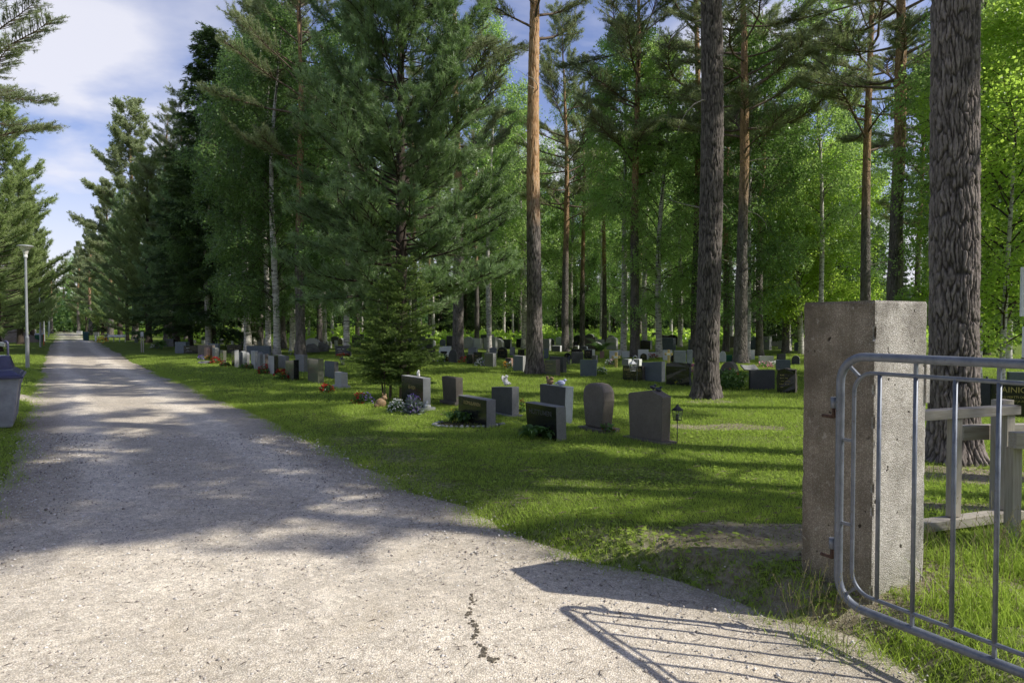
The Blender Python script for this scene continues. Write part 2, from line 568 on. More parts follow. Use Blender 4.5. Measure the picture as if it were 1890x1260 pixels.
def m_wood():
    t = NT('weathered timber'); v = t.coord((1, 1, 1)); vg = t.coord((3, 3, .2))
    # grain runs along local X of every board (boards are modelled along X)
    vx = t.coord((.25, 5, 5))
    n = t.noise(vx, 14, 7, .7, .4); n2 = t.noise(v, 3, 4)
    c = t.ramp(n, [(.25, (.22, .185, .145)), (.5, (.38, .34, .28)), (.8, (.50, .46, .40))])
    c = t.mix(t.math('MULTIPLY', t.ramp(n2, [(.45, 0), (.7, 1)]), .5), c, (.30, .29, .27))
    kn = t.vor(t.coord((1.2, 6, 6)), 1.6, 'F1', 'Distance')
    c = t.mix(t.ramp(kn, [(.05, 1), (.09, 0)]), c, (.10, .07, .05))
    return t.finish(c, .8, .2, t.bump(n, .35, .004))


M['wood'] = m_wood()


def m_gatepaint():
    t = NT('blue grey gate paint'); v = t.coord()
    n = t.noise(v, 14, 6, .7); n2 = t.noise(v, 90, 3)
    c = t.mix(t.ramp(n, [(.35, 0), (.7, 1)]), (.115, .13, .165), (.21, .23, .265))
    c = t.mix(t.ramp(n2, [(.66, 0), (.72, 1)]), c, (.10, .07, .05))
    return t.finish(c, t.ramp(n, [(.3, .38), (.8, .6)]), .5, t.bump(n2, .12, .003), .25)


M['gate'] = m_gatepaint()


def m_gravel():
    t = NT('gravel'); v = t.wcoord()
    vc = t.vor(v, 100, 'F1', 'Color'); sp = t.n('ShaderNodeSeparateColor'); t.l(vc, sp.inputs[0])
    vd = t.vor(v, 100, 'F1', 'Distance')
    v2 = t.vor(v, 28, 'F1', 'Color'); sp2 = t.n('ShaderNodeSeparateColor'); t.l(v2, sp2.inputs[0])
    peb = t.ramp(sp.outputs[0], [(0, (.46, .42, .37)), (.3, (.74, .69, .61)), (.6, (.80, .75, .67)), (.85, (.87, .83, .76)), (1, (.93, .90, .86))])
    c = t.mix(t.ramp(vd, [(.35, 0), (.75, 1)]), peb, (.55, .50, .44))
    big = t.ramp(sp2.outputs[0], [(0, .82), (1, 1.12)])
    c = t.mix(1.0, c, big, 'MULTIPLY')
    n = t.noise(v, .55, 5, .6); n2 = t.noise(v, 3.5, 5, .65)
    c = t.mix(1.0, c, t.ramp(n, [(.3, .90), (.7, 1.1)]), 'MULTIPLY')
    c = t.mix(1.0, c, t.ramp(n2, [(.3, .92), (.7, 1.1)]), 'MULTIPLY')
    tr = t.attr('track')
    c = t.mix(t.math('MULTIPLY', tr, t.ramp(n2, [(.3, .5), (.7, 1)])), t.mix(1.0, c, (.80, .78, .75), 'MULTIPLY'), t.mix(1.0, c, (1.14, 1.13, 1.11), 'MULTIPLY'))
    n4 = t.noise(v, 1.1, 7, .7, 1.0)
    c = t.mix(t.ramp(n4, [(.54, 0), (.68, .34)]), c, (.50, .43, .32))
    c = t.mix(1.0, c, (1.03, .99, .91), 'MULTIPLY')
    n5 = t.noise(v, 11, 6, .75)
    c = t.mix(t.ramp(n5, [(.60, 0), (.74, .5)]), c, (.34, .28, .22))
    e = t.attr('edge')
    c = t.mix(t.math('MULTIPLY', e, t.ramp(n2, [(.3, .25), (.65, .85)])), c, (.17, .145, .105))
    h = t.math('ADD', t.math('MULTIPLY', t.math('SUBTRACT', 1.0, vd), .8), t.math('MULTIPLY', sp.outputs[1], .5))
    h = t.math('ADD', h, t.math('MULTIPLY', n2, 1.5))
    return t.finish(c, .92, .15, t.bump(h, .7, .008))


M['gravel'] = m_gravel()


def m_ground():
    t = NT('lawn and soil'); v = t.wcoord()
    n = t.noise(v, 1.6, 6, .65); n2 = t.noise(v, 22, 5, .7); n3 = t.noise(v, 130, 3, .6)
    gr = t.ramp(n2, [(.25, (.08, .12, .02)), (.5, (.20, .27, .045)), (.75, (.32, .38, .09))])
    gr = t.mix(t.ramp(n3, [(.4, 0), (.7, 1)]), gr, (.10, .14, .03))
    so = t.ramp(n2, [(.25, (.22, .18, .11)), (.55, (.42, .36, .25)), (.8, (.58, .52, .40))])
    b = t.attr('bare')
    bb = t.ramp(t.math('ADD', b, t.math('MULTIPLY', t.math('SUBTRACT', n2, .5), .7)), [(.50, 0), (.70, 1)])
    c = t.mix(bb, gr, so)
    c = t.mix(1.0, c, t.ramp(n, [(.3, .75), (.7, 1.2)]), 'MULTIPLY')
    return t.finish(c, .95, .08, t.bump(t.math('ADD', n2, n3), .9, .03))


M['ground'] = m_ground()

# ------------------------------------------------------------------ world
SUN_EL = 44.0
sun_to = Vector((0.97, -0.24, 0)).normalized()      # horizontal direction towards the sun
SUN_DIR = Vector((sun_to.x * math.cos(R(SUN_EL)), sun_to.y * math.cos(R(SUN_EL)), math.sin(R(SUN_EL))))
w = bpy.data.worlds.new('World'); S.world = w; w.use_nodes = True
nt = w.node_tree; nt.nodes.clear()
out = nt.nodes.new('ShaderNodeOutputWorld'); bg = nt.nodes.new('ShaderNodeBackground')
sky = nt.nodes.new('ShaderNodeTexSky'); sky.sky_type = 'NISHITA'; sky.sun_disc = False
sky.sun_elevation = R(SUN_EL)
sky.sun_rotation = math.atan2(sun_to.x, sun_to.y)
sky.air_density = 1.0; sky.dust_density = .6; sky.ozone_density = 2.0
tc = nt.nodes.new('ShaderNodeTexCoord'); sp = nt.nodes.new('ShaderNodeSeparateXYZ')
nt.links.new(tc.outputs['Generated'], sp.inputs[0])
zc = nt.nodes.new('ShaderNodeMath'); zc.operation = 'ADD'; zc.inputs[1].default_value = .16; nt.links.new(sp.outputs[2], zc.inputs[0])
dv = nt.nodes.new('ShaderNodeVectorMath'); dv.operation = 'DIVIDE'; nt.links.new(tc.outputs['Generated'], dv.inputs[0])
cb = nt.nodes.new('ShaderNodeCombineXYZ')
for i in range(3): nt.links.new(zc.outputs[0], cb.inputs[i])
nt.links.new(cb.outputs[0], dv.inputs[1])
mp = nt.nodes.new('ShaderNodeMapping'); mp.inputs['Scale'].default_value = (1.0, 1.2, 0); mp.inputs['Location'].default_value = (2.3, .55, 0)
nt.links.new(dv.outputs[0], mp.inputs[0])
ns = nt.nodes.new('ShaderNodeTexNoise'); ns.inputs['Scale'].default_value = 1.25; ns.inputs['Detail'].default_value = 7; ns.inputs['Roughness'].default_value = .5
ns.inputs['Distortion'].default_value = .25
nt.links.new(mp.outputs[0], ns.inputs['Vector'])
cr = nt.nodes.new('ShaderNodeValToRGB'); cr.color_ramp.elements[0].position = .45; cr.color_ramp.elements[1].position = .62
nt.links.new(ns.outputs['Fac'], cr.inputs[0])
tint = nt.nodes.new('ShaderNodeMix'); tint.data_type = 'RGBA'; tint.blend_type = 'MULTIPLY'; tint.inputs[0].default_value = 1
nt.links.new(sky.outputs[0], tint.inputs[6]); tint.inputs[7].default_value = (2.05, 1.75, 2.0, 1)
mx = nt.nodes.new('ShaderNodeMix'); mx.data_type = 'RGBA'
cm = nt.nodes.new('ShaderNodeMath'); cm.operation = 'MULTIPLY'
hz_ = nt.nodes.new('ShaderNodeMapRange'); hz_.inputs[1].default_value = .62; hz_.inputs[2].default_value = .36; hz_.inputs[3].default_value = .08; hz_.inputs[4].default_value = .85
lowz = nt.nodes.new('ShaderNodeMapRange'); lowz.inputs[1].default_value = .24; lowz.inputs[2].default_value = .0; lowz.inputs[3].default_value = 0; lowz.inputs[4].default_value = .75
nt.links.new(sp.outputs[2], lowz.inputs[0])
nt.links.new(sp.outputs[2], hz_.inputs[0]); nt.links.new(hz_.outputs[0], cm.inputs[1])
nt.links.new(cr.outputs[0], cm.inputs[0])
mxx = nt.nodes.new('ShaderNodeMath'); mxx.operation = 'MAXIMUM'; nt.links.new(cm.outputs[0], mxx.inputs[0]); nt.links.new(lowz.outputs[0], mxx.inputs[1]); nt.links.new(mxx.outputs[0], mx.inputs[0])
nt.links.new(tint.outputs[2], mx.inputs[6]); mx.inputs[7].default_value = (11.4, 11.4, 12.4, 1)
nt.links.new(mx.outputs[2], bg.inputs[0]); bg.inputs[1].default_value = .08
nt.links.new(bg.outputs[0], out.inputs[0])
sl = bpy.data.lights.new('sun', 'SUN'); sl.energy = 5.0; sl.angle = R(.5); sl.color = (1.0, .965, .89)
so = bpy.data.objects.new('sun', sl); C.objects.link(so)
so.rotation_euler = SUN_DIR.to_track_quat('Z', 'Y').to_euler()
S.view_settings.view_transform = 'Standard'; S.view_settings.look = 'None'; S.view_settings.exposure = 0
S.render.engine = 'CYCLES'
cy = S.cycles
cy.max_bounces = 6; cy.diffuse_bounces = 3; cy.glossy_bounces = 2; cy.transmission_bounces = 4; cy.transparent_max_bounces = 4
cy.use_denoising = True
cy.use_adaptive_sampling = True; cy.adaptive_threshold = .025
cy.caustics_reflective = False; cy.caustics_refractive = False


# ------------------------------------------------------------------ ground, road
def bare_map(x, y):
    """1 = sandy / thin turf"""
    dr = x - redge(y); dl = ledge(y) - x
    dl = np.where(dl < 0, 9.0, dl)
    b = np.zeros_like(x)
    n = fbm(x * 1.1, y * 1.1, 31); n2 = fbm(x * 3.5, y * 3.5, 35)
    b = np.maximum(b, (1 - sstep(0, 1.9, dr + (n - .5) * 2.6)) * .55 * (dr > -.2) * (1 - sstep(8, 13, y)))
    b = np.maximum(b, (1 - sstep(0, .4, dl)) * .6)

    def spot(cx, cy, rx, ry, s=1.0, rot=0.0):
        ca, sa = math.cos(rot), math.sin(rot)
        dx = (x - cx) * ca + (y - cy) * sa; dy = -(x - cx) * sa + (y - cy) * ca
        d = np.sqrt((dx / rx) ** 2 + (dy / ry) ** 2)
        return s * (1 - sstep(.5, 1.25, d + (n2 - .5) * .8))
    for (px, py, rx, ry, s) in ((1390, 1035, .85, .5, 1.0), (1440, 1125, .45, .16, .9), (1540, 1165, .40, .16, .9), (1330, 1090, .4, .12, .8), (1660, 1200, .35, .2, .8), (1120, 890, 1.6, .9, .5), (1330, 793, 1.3, .4, .7), (1765, 880, 1.1, .6, .9),
                                (1310, 745, .8, .5, .6), (1780, 960, .7, .35, .75), (1740, 1120, .5, .35, .9), (1830, 1150, .5, .3, .7), (900, 930, 1.4, .8, .5),
                                (640, 820, 1.2, .6, .55), (1000, 745, 3, .5, .45), (1450, 815, 1.5, .4, .5)):
        gx, gy = flat(px, py)
        b = np.maximum(b, spot(gx, gy, rx, ry, s))
    return np.clip(b + (n2 - .5) * .15, 0, 1)


def lin(a, b, st): return list(np.arange(a, b, st))


xs = np.array([-900, -400, -200] + lin(-140, -40, 5) + lin(-40, -12, .7) + lin(-12, 9, .085) + lin(9, 30, .6) + lin(30, 100, 5) + [140, 250, 500, 900])
ys = np.array([-200, -60, -25] + lin(-12, 1.2, 1.2) + lin(1.2, 17, .085) + lin(17, 45, .35) + lin(45, 130, 2) + [150, 200, 350, 700, 1500])
X, Y = np.meshgrid(xs, ys)
Z = terrain(X.ravel(), Y.ravel()) + (fbm(X.ravel() * 4, Y.ravel() * 4, 41, 3) - .5) * .03 * sstep(0, .3, np.maximum(X.ravel() - redge(Y.ravel()), ledge(Y.ravel()) - X.ravel()))
nx, ny = len(xs), len(ys)
idx = np.arange(nx * ny).reshape(ny, nx)
Fq = np.stack([idx[:-1, :-1], idx[:-1, 1:], idx[1:, 1:], idx[1:, :-1]], -1).reshape(-1, 4)
me = np_mesh('ground', np.stack([X.ravel(), Y.ravel(), Z], 1), Fq, smooth=True)
a = me.attributes.new('bare', 'FLOAT', 'POINT'); a.data.foreach_set('value', bare_map(X.ravel(), Y.ravel()).astype(np.float32))
tag(link('ground', me, M['ground']), None, None, kind='structure')

ysr = np.array(lin(-2.5, 1.2, .3) + lin(1.2, 9, .05) + lin(9, 25, .12) + lin(25, 60, .4) + lin(60, 150, 2))
nu = 90
u = np.linspace(0, 1, nu)
rl = ledge(ysr) - .04; rr_ = redge(ysr) + .04
XR = rl[:, None] * (1 - u) + rr_[:, None] * u
YR = np.repeat(ysr[:, None], nu, 1)
dE = np.minimum(XR - rl[:, None], rr_[:, None] - XR)
ZR = .006 + .02 * sstep(0, 1.2, dE) - .025 * (1 - sstep(0, .07, dE)) + (fbm(XR * .8, YR * .8, 51) - .5) * .025 + (fbm(XR * 6, YR * 6, 55, 3) - .5) * .012
def roadz(x, y):
    return .026 + (fbm(x * .8, y * .8, 51) - .5) * .025 + (fbm(x * 6, y * 6, 55, 3) - .5) * .012


# the narrow washed-out crack across the near gravel
crk = [G(870, 1115)[:2], G(868, 1155)[:2], G(876, 1185)[:2], G(884, 1210)[:2], G(893, 1232)[:2], G(915, 1245)[:2]]


def crackdist(x, y):
    d = np.full(x.shape, 9.0)
    for (a0, b0) in zip(crk[:-1], crk[1:]):
        ax, ay = a0; bx, by = b0
        L2 = (bx - ax) ** 2 + (by - ay) ** 2
        t = np.clip(((x - ax) * (bx - ax) + (y - ay) * (by - ay)) / L2, 0, 1)
        d = np.minimum(d, np.hypot(x - ax - t * (bx - ax), y - ay - t * (by - ay)))
    return d


idx = np.arange(nu * len(ysr)).reshape(len(ysr), nu)
Fq = np.stack([idx[:-1, :-1], idx[:-1, 1:], idx[1:, 1:], idx[1:, :-1]], -1).reshape(-1, 4)
me = np_mesh('gravel_road', np.stack([XR.ravel(), YR.ravel(), ZR.ravel()], 1), Fq, smooth=True)
ea = ((1 - sstep(0, .9, dE)) * .8).ravel()
a = me.attributes.new('edge', 'FLOAT', 'POINT'); a.data.foreach_set('value', ea.astype(np.float32))
tk = np.zeros(XR.shape)
cl_ = (rl + rr_) / 2
for off_ in (-.85, .75):
    dd_ = np.abs((XR - cl_[:, None]) * .83 - off_ + (vnoise(YR * .3, YR * 0, 77) - .5) * .3)
    tk = np.maximum(tk, 1 - sstep(.12, .42, dd_))
tk *= sstep(3.0, 8, YR)
tk = np.maximum(tk, (1 - sstep(3.5, 8, YR)) * fbm(XR * .9, YR * .9, 78))
a = me.attributes.new('track', 'FLOAT', 'POINT'); a.data.foreach_set('value', tk.ravel().astype(np.float32))
tag(link('gravel_road', me, M['gravel']), None, None, kind='structure')


def ribbon(pts, width, zoff, name):
    P = []
    n = 60
    pts = np.array(pts)
    tt = np.linspace(0, 1, n)
    px_ = np.interp(tt, np.linspace(0, 1, len(pts)), pts[:, 0]); py_ = np.interp(tt, np.linspace(0, 1, len(pts)), pts[:, 1])
    dx, dy = np.gradient(px_), np.gradient(py_); L = np.hypot(dx, dy)
    k = 9; vs = []
    for i in range(n):
        wl = width * (1 + .25 * (random.random() - .5))
        for j in range(k):
            s_ = (j / (k - 1) - .5) * wl
            x = px_[i] - dy[i] / L[i] * s_; y = py_[i] + dx[i] / L[i] * s_
            vs.append((x, y, TZ(x, y) + (zoff if 0 < j < k - 1 else -.02)))
    idx = np.arange(n * k).reshape(n, k)
    Fq = np.stack([idx[:-1, :-1], idx[:-1, 1:], idx[1:, 1:], idx[1:, :-1]], -1).reshape(-1, 4)
    me = np_mesh(name, np.array(vs), Fq, smooth=True)
    a = me.attributes.new('edge', 'FLOAT', 'POINT'); a.data.foreach_set('value', np.full(len(vs), .15, np.float32))
    return tag(link(name, me, M['gravel']), None, None, kind='structure')


pA = flat(75, 738)
ribbon([(pA[0] + .9, pA[1] - .1), pA, (pA[0] - 3, pA[1] + .6), (pA[0] - 8, pA[1] + 1.0), (pA[0] - 20, pA[1] + 1.5)], .85, .045, 'side_path')

# dark crumbly crack as a shallow real groove filled with dark grit
mb = MB()
for k in range(230):
    t_ = random.random() ** .8
    seg = min(int(t_ * 5), 4); f_ = t_ * 5 - seg
    x = crk[seg][0] * (1 - f_) + crk[seg + 1][0] * f_ + random.gauss(0, .009) + .012 * math.sin(t_ * 21)
    y = crk[seg][1] * (1 - f_) + crk[seg + 1][1] * f_ + random.gauss(0, .012)
    if math.sin(t_ * 43) + math.sin(t_ * 17 + 1) < -.35 and random.random() < .85: continue
    r_ = random.uniform(.003, .008)
    z = float(roadz(np.array([x]), np.array([y]))[0]) + .002
    mb.box((x, y, z), (r_ * 2.4, r_ * 2.0, r_), random.random() * 3, .6)
tag(mb.build('loose_grit', m_plain('dark grit', (.15, .13, .10), .95, .05, 50, .4)), 'dark line of loose grit in a crack across the near gravel', 'grit', kind='stuff')

# pebbles scattered over the near gravel (nobody could count them)
N = 15000
py_ = 1.8 + (RNG.random(N) ** 1.5) * 8
px_ = RNG.random(N) * (redge(py_) - np.maximum(ledge(py_), -1.0 * py_ - 1)) + np.maximum(ledge(py_), -1.0 * py_ - 1) + RNG.normal(0, .16, N)
sz = .0028 + .006 * RNG.random(N) ** 3 + .0006 * py_
octv = np.array([(1, 0, 0), (-1, 0, 0), (0, 1, 0), (0, -1, 0), (0, 0, 1), (0, 0, -1)], float)
octf = np.array([(0, 2, 4), (2, 1, 4), (1, 3, 4), (3, 0, 4), (2, 0, 5), (1, 2, 5), (3, 1, 5), (0, 3, 5)])
ang = RNG.random(N) * 6.28
V = octv[None] * (sz[:, None, None] * (0.6 + .8 * RNG.random((N, 1, 3)))) * (1 + .35 * RNG.normal(size=(N, 6, 1)))
ca, sa = np.cos(ang)[:, None], np.sin(ang)[:, None]
Vx = V[:, :, 0] * ca - V[:, :, 1] * sa; Vy = V[:, :, 0] * sa + V[:, :, 1] * ca
pz = np.maximum(terrain(px_, py_) + .004, .026 + (fbm(px_ * .8, py_ * .8, 51) - .5) * .025)
V = np.stack([Vx + px_[:, None], Vy + py_[:, None], V[:, :, 2] * .7 + pz[:, None]], -1).reshape(-1, 3)
Fv = (octf[None] + (np.arange(N) * 6)[:, None, None]).reshape(-1, 3)
tnt = np.repeat(RNG.random(N), 6)
t = NT('pebbles'); c = t.ramp(t.attr('tint'), [(0, (.20, .17, .15)), (.4, (.45, .41, .37)), (.8, (.62, .58, .53)), (1, (.82, .79, .74))])
mpeb = t.finish(c, .85, .2)
tag(link('loose_gravel', np_mesh('loose_gravel', V, Fv, tnt), mpeb), 'loose stones lying on the near gravel road', 'gravel', kind='stuff')


# ------------------------------------------------------------------ grass
def blades(name, px, py, hgt, wid, mat, tint, lean=.5, nseg=1, label=None, zoff=0.0):
    n = len(px)
    az = RNG.random(n) * 2 * PI
    pz = terrain(px, py) - .005 + zoff
    wx, wy = np.cos(az) * wid / 2, np.sin(az) * wid / 2
    la = RNG.random(n) * 2 * PI
    lm = hgt * lean * (.2 + RNG.random(n))
    lx, ly = np.cos(la) * lm, np.sin(la) * lm
    if nseg == 1:
        V = np.empty((n, 3, 3))
        V[:, 0] = np.stack([px - wx, py - wy, pz], 1); V[:, 1] = np.stack([px + wx, py + wy, pz], 1)
        V[:, 2] = np.stack([px + lx, py + ly, pz + hgt], 1)
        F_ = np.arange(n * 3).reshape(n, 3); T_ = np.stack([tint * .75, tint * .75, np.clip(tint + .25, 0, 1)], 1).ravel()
    else:
        rows = []
        for s_ in range(nseg):
            f = s_ / nseg
            for sg in (-1, 1):
                rows.append(np.stack([px + sg * wx * (1 - f * .6) + lx * f ** 2, py + sg * wy * (1 - f * .6) + ly * f ** 2, pz + hgt * (f - .25 * lean * f ** 3)], 1))
        rows.append(np.stack([px + lx, py + ly, pz + hgt * (1 - .25 * lean)], 1))
        V = np.stack(rows, 1); k = V.shape[1]
        fs = []
        for s_ in range(nseg - 1):
            a0 = s_ * 2
            fs += [(a0, a0 + 1, a0 + 3), (a0, a0 + 3, a0 + 2)]
        fs.append((k - 3, k - 2, k - 1))
        F_ = (np.array(fs)[None] + (np.arange(n) * k)[:, None, None]).reshape(-1, 3)
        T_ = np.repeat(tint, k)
    me = np_mesh(name, V.reshape(-1, 3), F_, T_)
    o = link(name, me, mat)
    return tag(o, label, 'grass', kind='stuff')


def scatter(n, y0, y1, p, margin=1.0, side=0, lim=.80):
    y = y0 + (y1 - y0) * RNG.random(n) ** p
    xx = (RNG.random(n) * 2 - 1) * (lim * y + margin)
    d = np.maximum(xx - redge(y), ledge(y) - xx)
    ok = d > -.03 - .30 * RNG.random(n) ** 5
    return xx[ok], y[ok], d[ok]


def lawn_patch(n, y0, y1, p, h0, h1, w0, name, label):
    x, y, d = scatter(n, y0, y1, p)
    b = bare_map(x, y)
    keep = RNG.random(len(x)) > np.clip((b - .25) * 1.3, 0, .88)
    x, y, d, b = x[keep], y[keep], d[keep], b[keep]
    nn = fbm(x * .9, y * .9, 61); n3 = fbm(x * 6, y * 6, 66)
    hgt = (h0 + (h1 - h0) * RNG.random(len(x))) * (.55 + .9 * nn) * (1 - .35 * b)
    wid = w0 * (.7 + .6 * RNG.random(len(x))) * (1 + y * .035)
    tint = np.clip(.15 + .9 * (nn - .3) + .5 * (n3 - .5) + .35 * RNG.random(len(x)), 0, 1)
    blades(name, x, y, hgt, wid, M['grass'], tint, .8, 1, label)


def leaves_mesh_flat(x, y):
    n = len(x); z = terrain(x, y) + .012 + .022 * RNG.random(n)
    s_ = .008 + .014 * RNG.random(n); a_ = RNG.random(n) * 6.28
    Vs = []
    for k_ in range(5):
        an = a_ + k_ * 2 * PI / 5
        Vs.append(np.stack([x + np.cos(an) * s_, y + np.sin(an) * s_, z + RNG.normal(size=n) * s_ * .3], 1))
    V = np.stack(Vs, 1).reshape(-1, 3)
    F_ = (np.array([[0, 1, 2], [0, 2, 3], [0, 3, 4]])[None] + (np.arange(n) * 5)[:, None, None]).reshape(-1, 3)
    return np_mesh('lawn_weeds', V, F_, np.repeat(.3 + .7 * RNG.random(n), 5))


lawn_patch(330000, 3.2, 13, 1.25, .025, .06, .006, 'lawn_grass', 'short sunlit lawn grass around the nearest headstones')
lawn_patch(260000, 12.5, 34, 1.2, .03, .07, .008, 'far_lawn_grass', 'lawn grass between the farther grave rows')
ye = 2.6 + 20 * RNG.random(26000) ** 1.3
sd_ = RNG.random(26000) < .72
off_ = .02 + RNG.normal(0, .11, 26000) + .22 * (vnoise(ye * 3.3, ye * 0, 93) - .62)
xe = np.where(sd_, redge(ye) + off_, ledge(ye) - off_)
ok_ = (np.abs(xe) < .85 * ye + 1) & ((ye > 4.3) | (RNG.random(26000) < .25))
xe, ye = xe[ok_], ye[ok_]
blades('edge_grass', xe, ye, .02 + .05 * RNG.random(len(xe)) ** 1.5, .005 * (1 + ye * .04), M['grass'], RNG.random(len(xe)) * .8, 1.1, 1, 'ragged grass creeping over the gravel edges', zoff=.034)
# dry litter blades on bare ground
x, y, d = scatter(60000, 3.2, 12, 1.2)
b = bare_map(x, y); k = RNG.random(len(x)) < b * .7
x, y = x[k], y[k]
blades('dry_grass', x, y, .012 + .03 * RNG.random(len(x)), .006 + 0 * x, M['dry_grass'], RNG.random(len(x)), 1.6, 1, 'dry straw coloured grass on the bare verge patches')
x, y, d = scatter(26000, 3.3, 14, 1.2)
k = vnoise(x * 1.6, y * 1.6, 91) * fbm(x * 5, y * 5, 92) > .30
x, y = x[k], y[k]
lv_ = leaves_mesh_flat(x, y)
tag(link('lawn_weeds', lv_, M['grass']), 'clover and small broad leaved weeds in the near lawn', 'weeds', kind='stuff')
x, y, d = scatter(9000, 3.3, 12, 1.2)
an_ = RNG.random(len(x)) * 6.28; L_ = .012 + .05 * RNG.random(len(x)) ** 3
dx_, dy_ = np.cos(an_) * L_, np.sin(an_) * L_; z_ = terrain(x, y) + .018
V_ = np.stack([np.stack([x - dx_, y - dy_, z_], 1), np.stack([x + dx_, y + dy_, z_ + .008], 1), np.stack([x - dy_ * .14, y + dx_ * .14, z_ + .010], 1)], 1).reshape(-1, 3)
tag(link('lawn_litter', np_mesh('lawn_litter', V_, np.arange(len(V_)).reshape(-1, 3)), M['branch_bark']), 'brown needles and twigs lying in the near lawn', 'litter', kind='stuff')


def ext_cat(*arrs): return np.concatenate(arrs)


# tall tussocks round the pillar foot and gate
def clump(cx, cy, r, n, h0, h1, w=.005):
    rr = r * np.sqrt(RNG.random(n)); aa = RNG.random(n) * 6.283
    return cx + rr * np.cos(aa), cy + rr * np.sin(aa), h0 + (h1 - h0) * RNG.random(n) ** 1.6, np.full(n, w) * (.6 + .8 * RNG.random(n))


cl = []
for (px0, py0, r, n, h0, h1) in ((1440, 1112, .12, 50, .05, .13), (1500, 1128, .10, 110, .06, .22), (1545, 1150, .10, 80, .05, .18), (1600, 1165, .14, 110, .05, .14),
                                 (1480, 1075, .10, 90, .04, .15), (1390, 1120, .14, 90, .03, .08), (1660, 1150, .13, 140, .05, .2), (1700, 1210, .2, 260, .03, .12),
                                 (1640, 1195, .18, 180, .04, .10), (1740, 1130, .15, 150, .05, .25), (1790, 1100, .18, 160, .06, .3), (1840, 1130, .2, 220, .06, .22),
                                 (1880, 1060, .18, 260, .12, .36), (1860, 1190, .25, 300, .04, .16), (1730, 1010, .25, 220, .04, .2), (1780, 1050, .25, 240, .06, .25),
                                 (1870, 1120, .2, 200, .06, .22), (1790, 1190, .2, 160, .03, .12), (1710, 880, .35, 300, .04, .16), (1820, 920, .5, 320, .04, .12), (1860, 1010, .2, 160, .1, .3)):
    gx, gy, gz = G(px0, py0)
    cl.append(clump(gx, gy, r, n, h0, h1))
cx_, cy_, ch_, cw_ = [np.concatenate([c[i] for c in cl]) for i in range(4)]
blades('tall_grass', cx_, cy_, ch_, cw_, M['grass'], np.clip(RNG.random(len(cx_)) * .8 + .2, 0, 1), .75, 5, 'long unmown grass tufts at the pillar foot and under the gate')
# thin seed stalks
st = []
for (px0, py0, r, n) in ((1500, 1120, .15, 12), (1545, 1150, .1, 7), (1780, 1080, .25, 16), (1880, 1060, .2, 18), (1720, 1060, .2, 8), (1840, 1150, .2, 8)):
    gx, gy, gz = G(px0, py0); st.append(clump(gx, gy, r, n, .25, .45, .0022))
sx_, sy_, sh_, sw_ = [np.concatenate([c[i] for c in st]) for i in range(4)]
mb = MB()
for i in range(len(sx_)):
    z0 = TZ(sx_[i], sy_[i]); h = sh_[i]; a_ = random.random() * 6.28; le = random.uniform(.03, .12)
    pts = [(sx_[i] + math.cos(a_) * le * f * f, sy_[i] + math.sin(a_) * le * f * f, z0 + h * f) for f in (0, .35, .7, 1)]
    mb.tube(pts, [.0013, .0011, .0009, .0007], 4)
    for k in range(9):
        f = .72 + .28 * k / 9
        p = Vector((sx_[i] + math.cos(a_) * le * f * f, sy_[i] + math.sin(a_) * le * f * f, z0 + h * f)) + Vector((random.gauss(0, .006), random.gauss(0, .006), 0))
        mb.box(p, (.003, .003, .009), random.random() * 3, .4)
me = mb.mesh('seed_stalks'); a = me.attributes.new('tint', 'FLOAT', 'POINT'); a.data.foreach_set('value', RNG.random(len(me.vertices)).astype(np.float32))
tag(link('seed_stalks', me, M['dry_grass']), 'thin seeding grass stalks standing up by the pillar and gate', 'grass', kind='stuff')


# ------------------------------------------------------------------ foliage generators
def nrm(v): return v / (np.linalg.norm(v, axis=-1, keepdims=True) + 1e-9)


def tufts_mesh(name, cen, dirs, rng, k=10, length=.1, width=.006, spread=.8, twig=.08, tint=None):
    n = len(cen)
    base = cen[:, None, :] - dirs[:, None, :] * (rng.random((n, k, 1)) * twig)
    d = nrm(dirs[:, None, :] * .8 + rng.normal(size=(n, k, 3)) * spread)
    L = length * (.65 + .6 * rng.random((n, k, 1)))
    tip = base + d * L
    side = nrm(np.cross(d, rng.normal(size=(n, k, 3)))) * width / 2
    V = np.stack([base - side, base + side, tip], 2).reshape(-1, 3)
    F_ = np.arange(n * k * 3).reshape(-1, 3)
    T_ = None
    if tint is not None:
        T_ = np.repeat(np.clip(tint[:, None] + .25 * (rng.random((n, k)) - .5), 0, 1).reshape(-1), 3)
    return np_mesh(name, V, F_, T_)


def leaves_mesh(name, cen, rng, size=.06, tint=None, droop=.5):
    n = len(cen)
    nn_ = nrm(rng.normal(size=(n, 3)) * .75 + np.array([.35, -.15, .55]))      # leaf blades turn towards the light
    d = rng.normal(size=(n, 3)) + np.array([0, 0, -droop])
    d = nrm(d - nn_ * np.sum(d * nn_, 1, keepdims=True))
    s_ = np.cross(nn_, d)
    L = size * (.6 + .8 * rng.random((n, 1)))
    V = np.stack([cen, cen + d * L * .45 + s_ * L * .36, cen + d * L, cen + d * L * .45 - s_ * L * .36], 1).reshape(-1, 3)
    F_ = np.arange(n * 4).reshape(-1, 4)
    T_ = np.repeat(np.clip(tint + .3 * (rng.random(n) - .5), 0, 1), 4) if tint is not None else None
    return np_mesh(name, V, F_, T_)


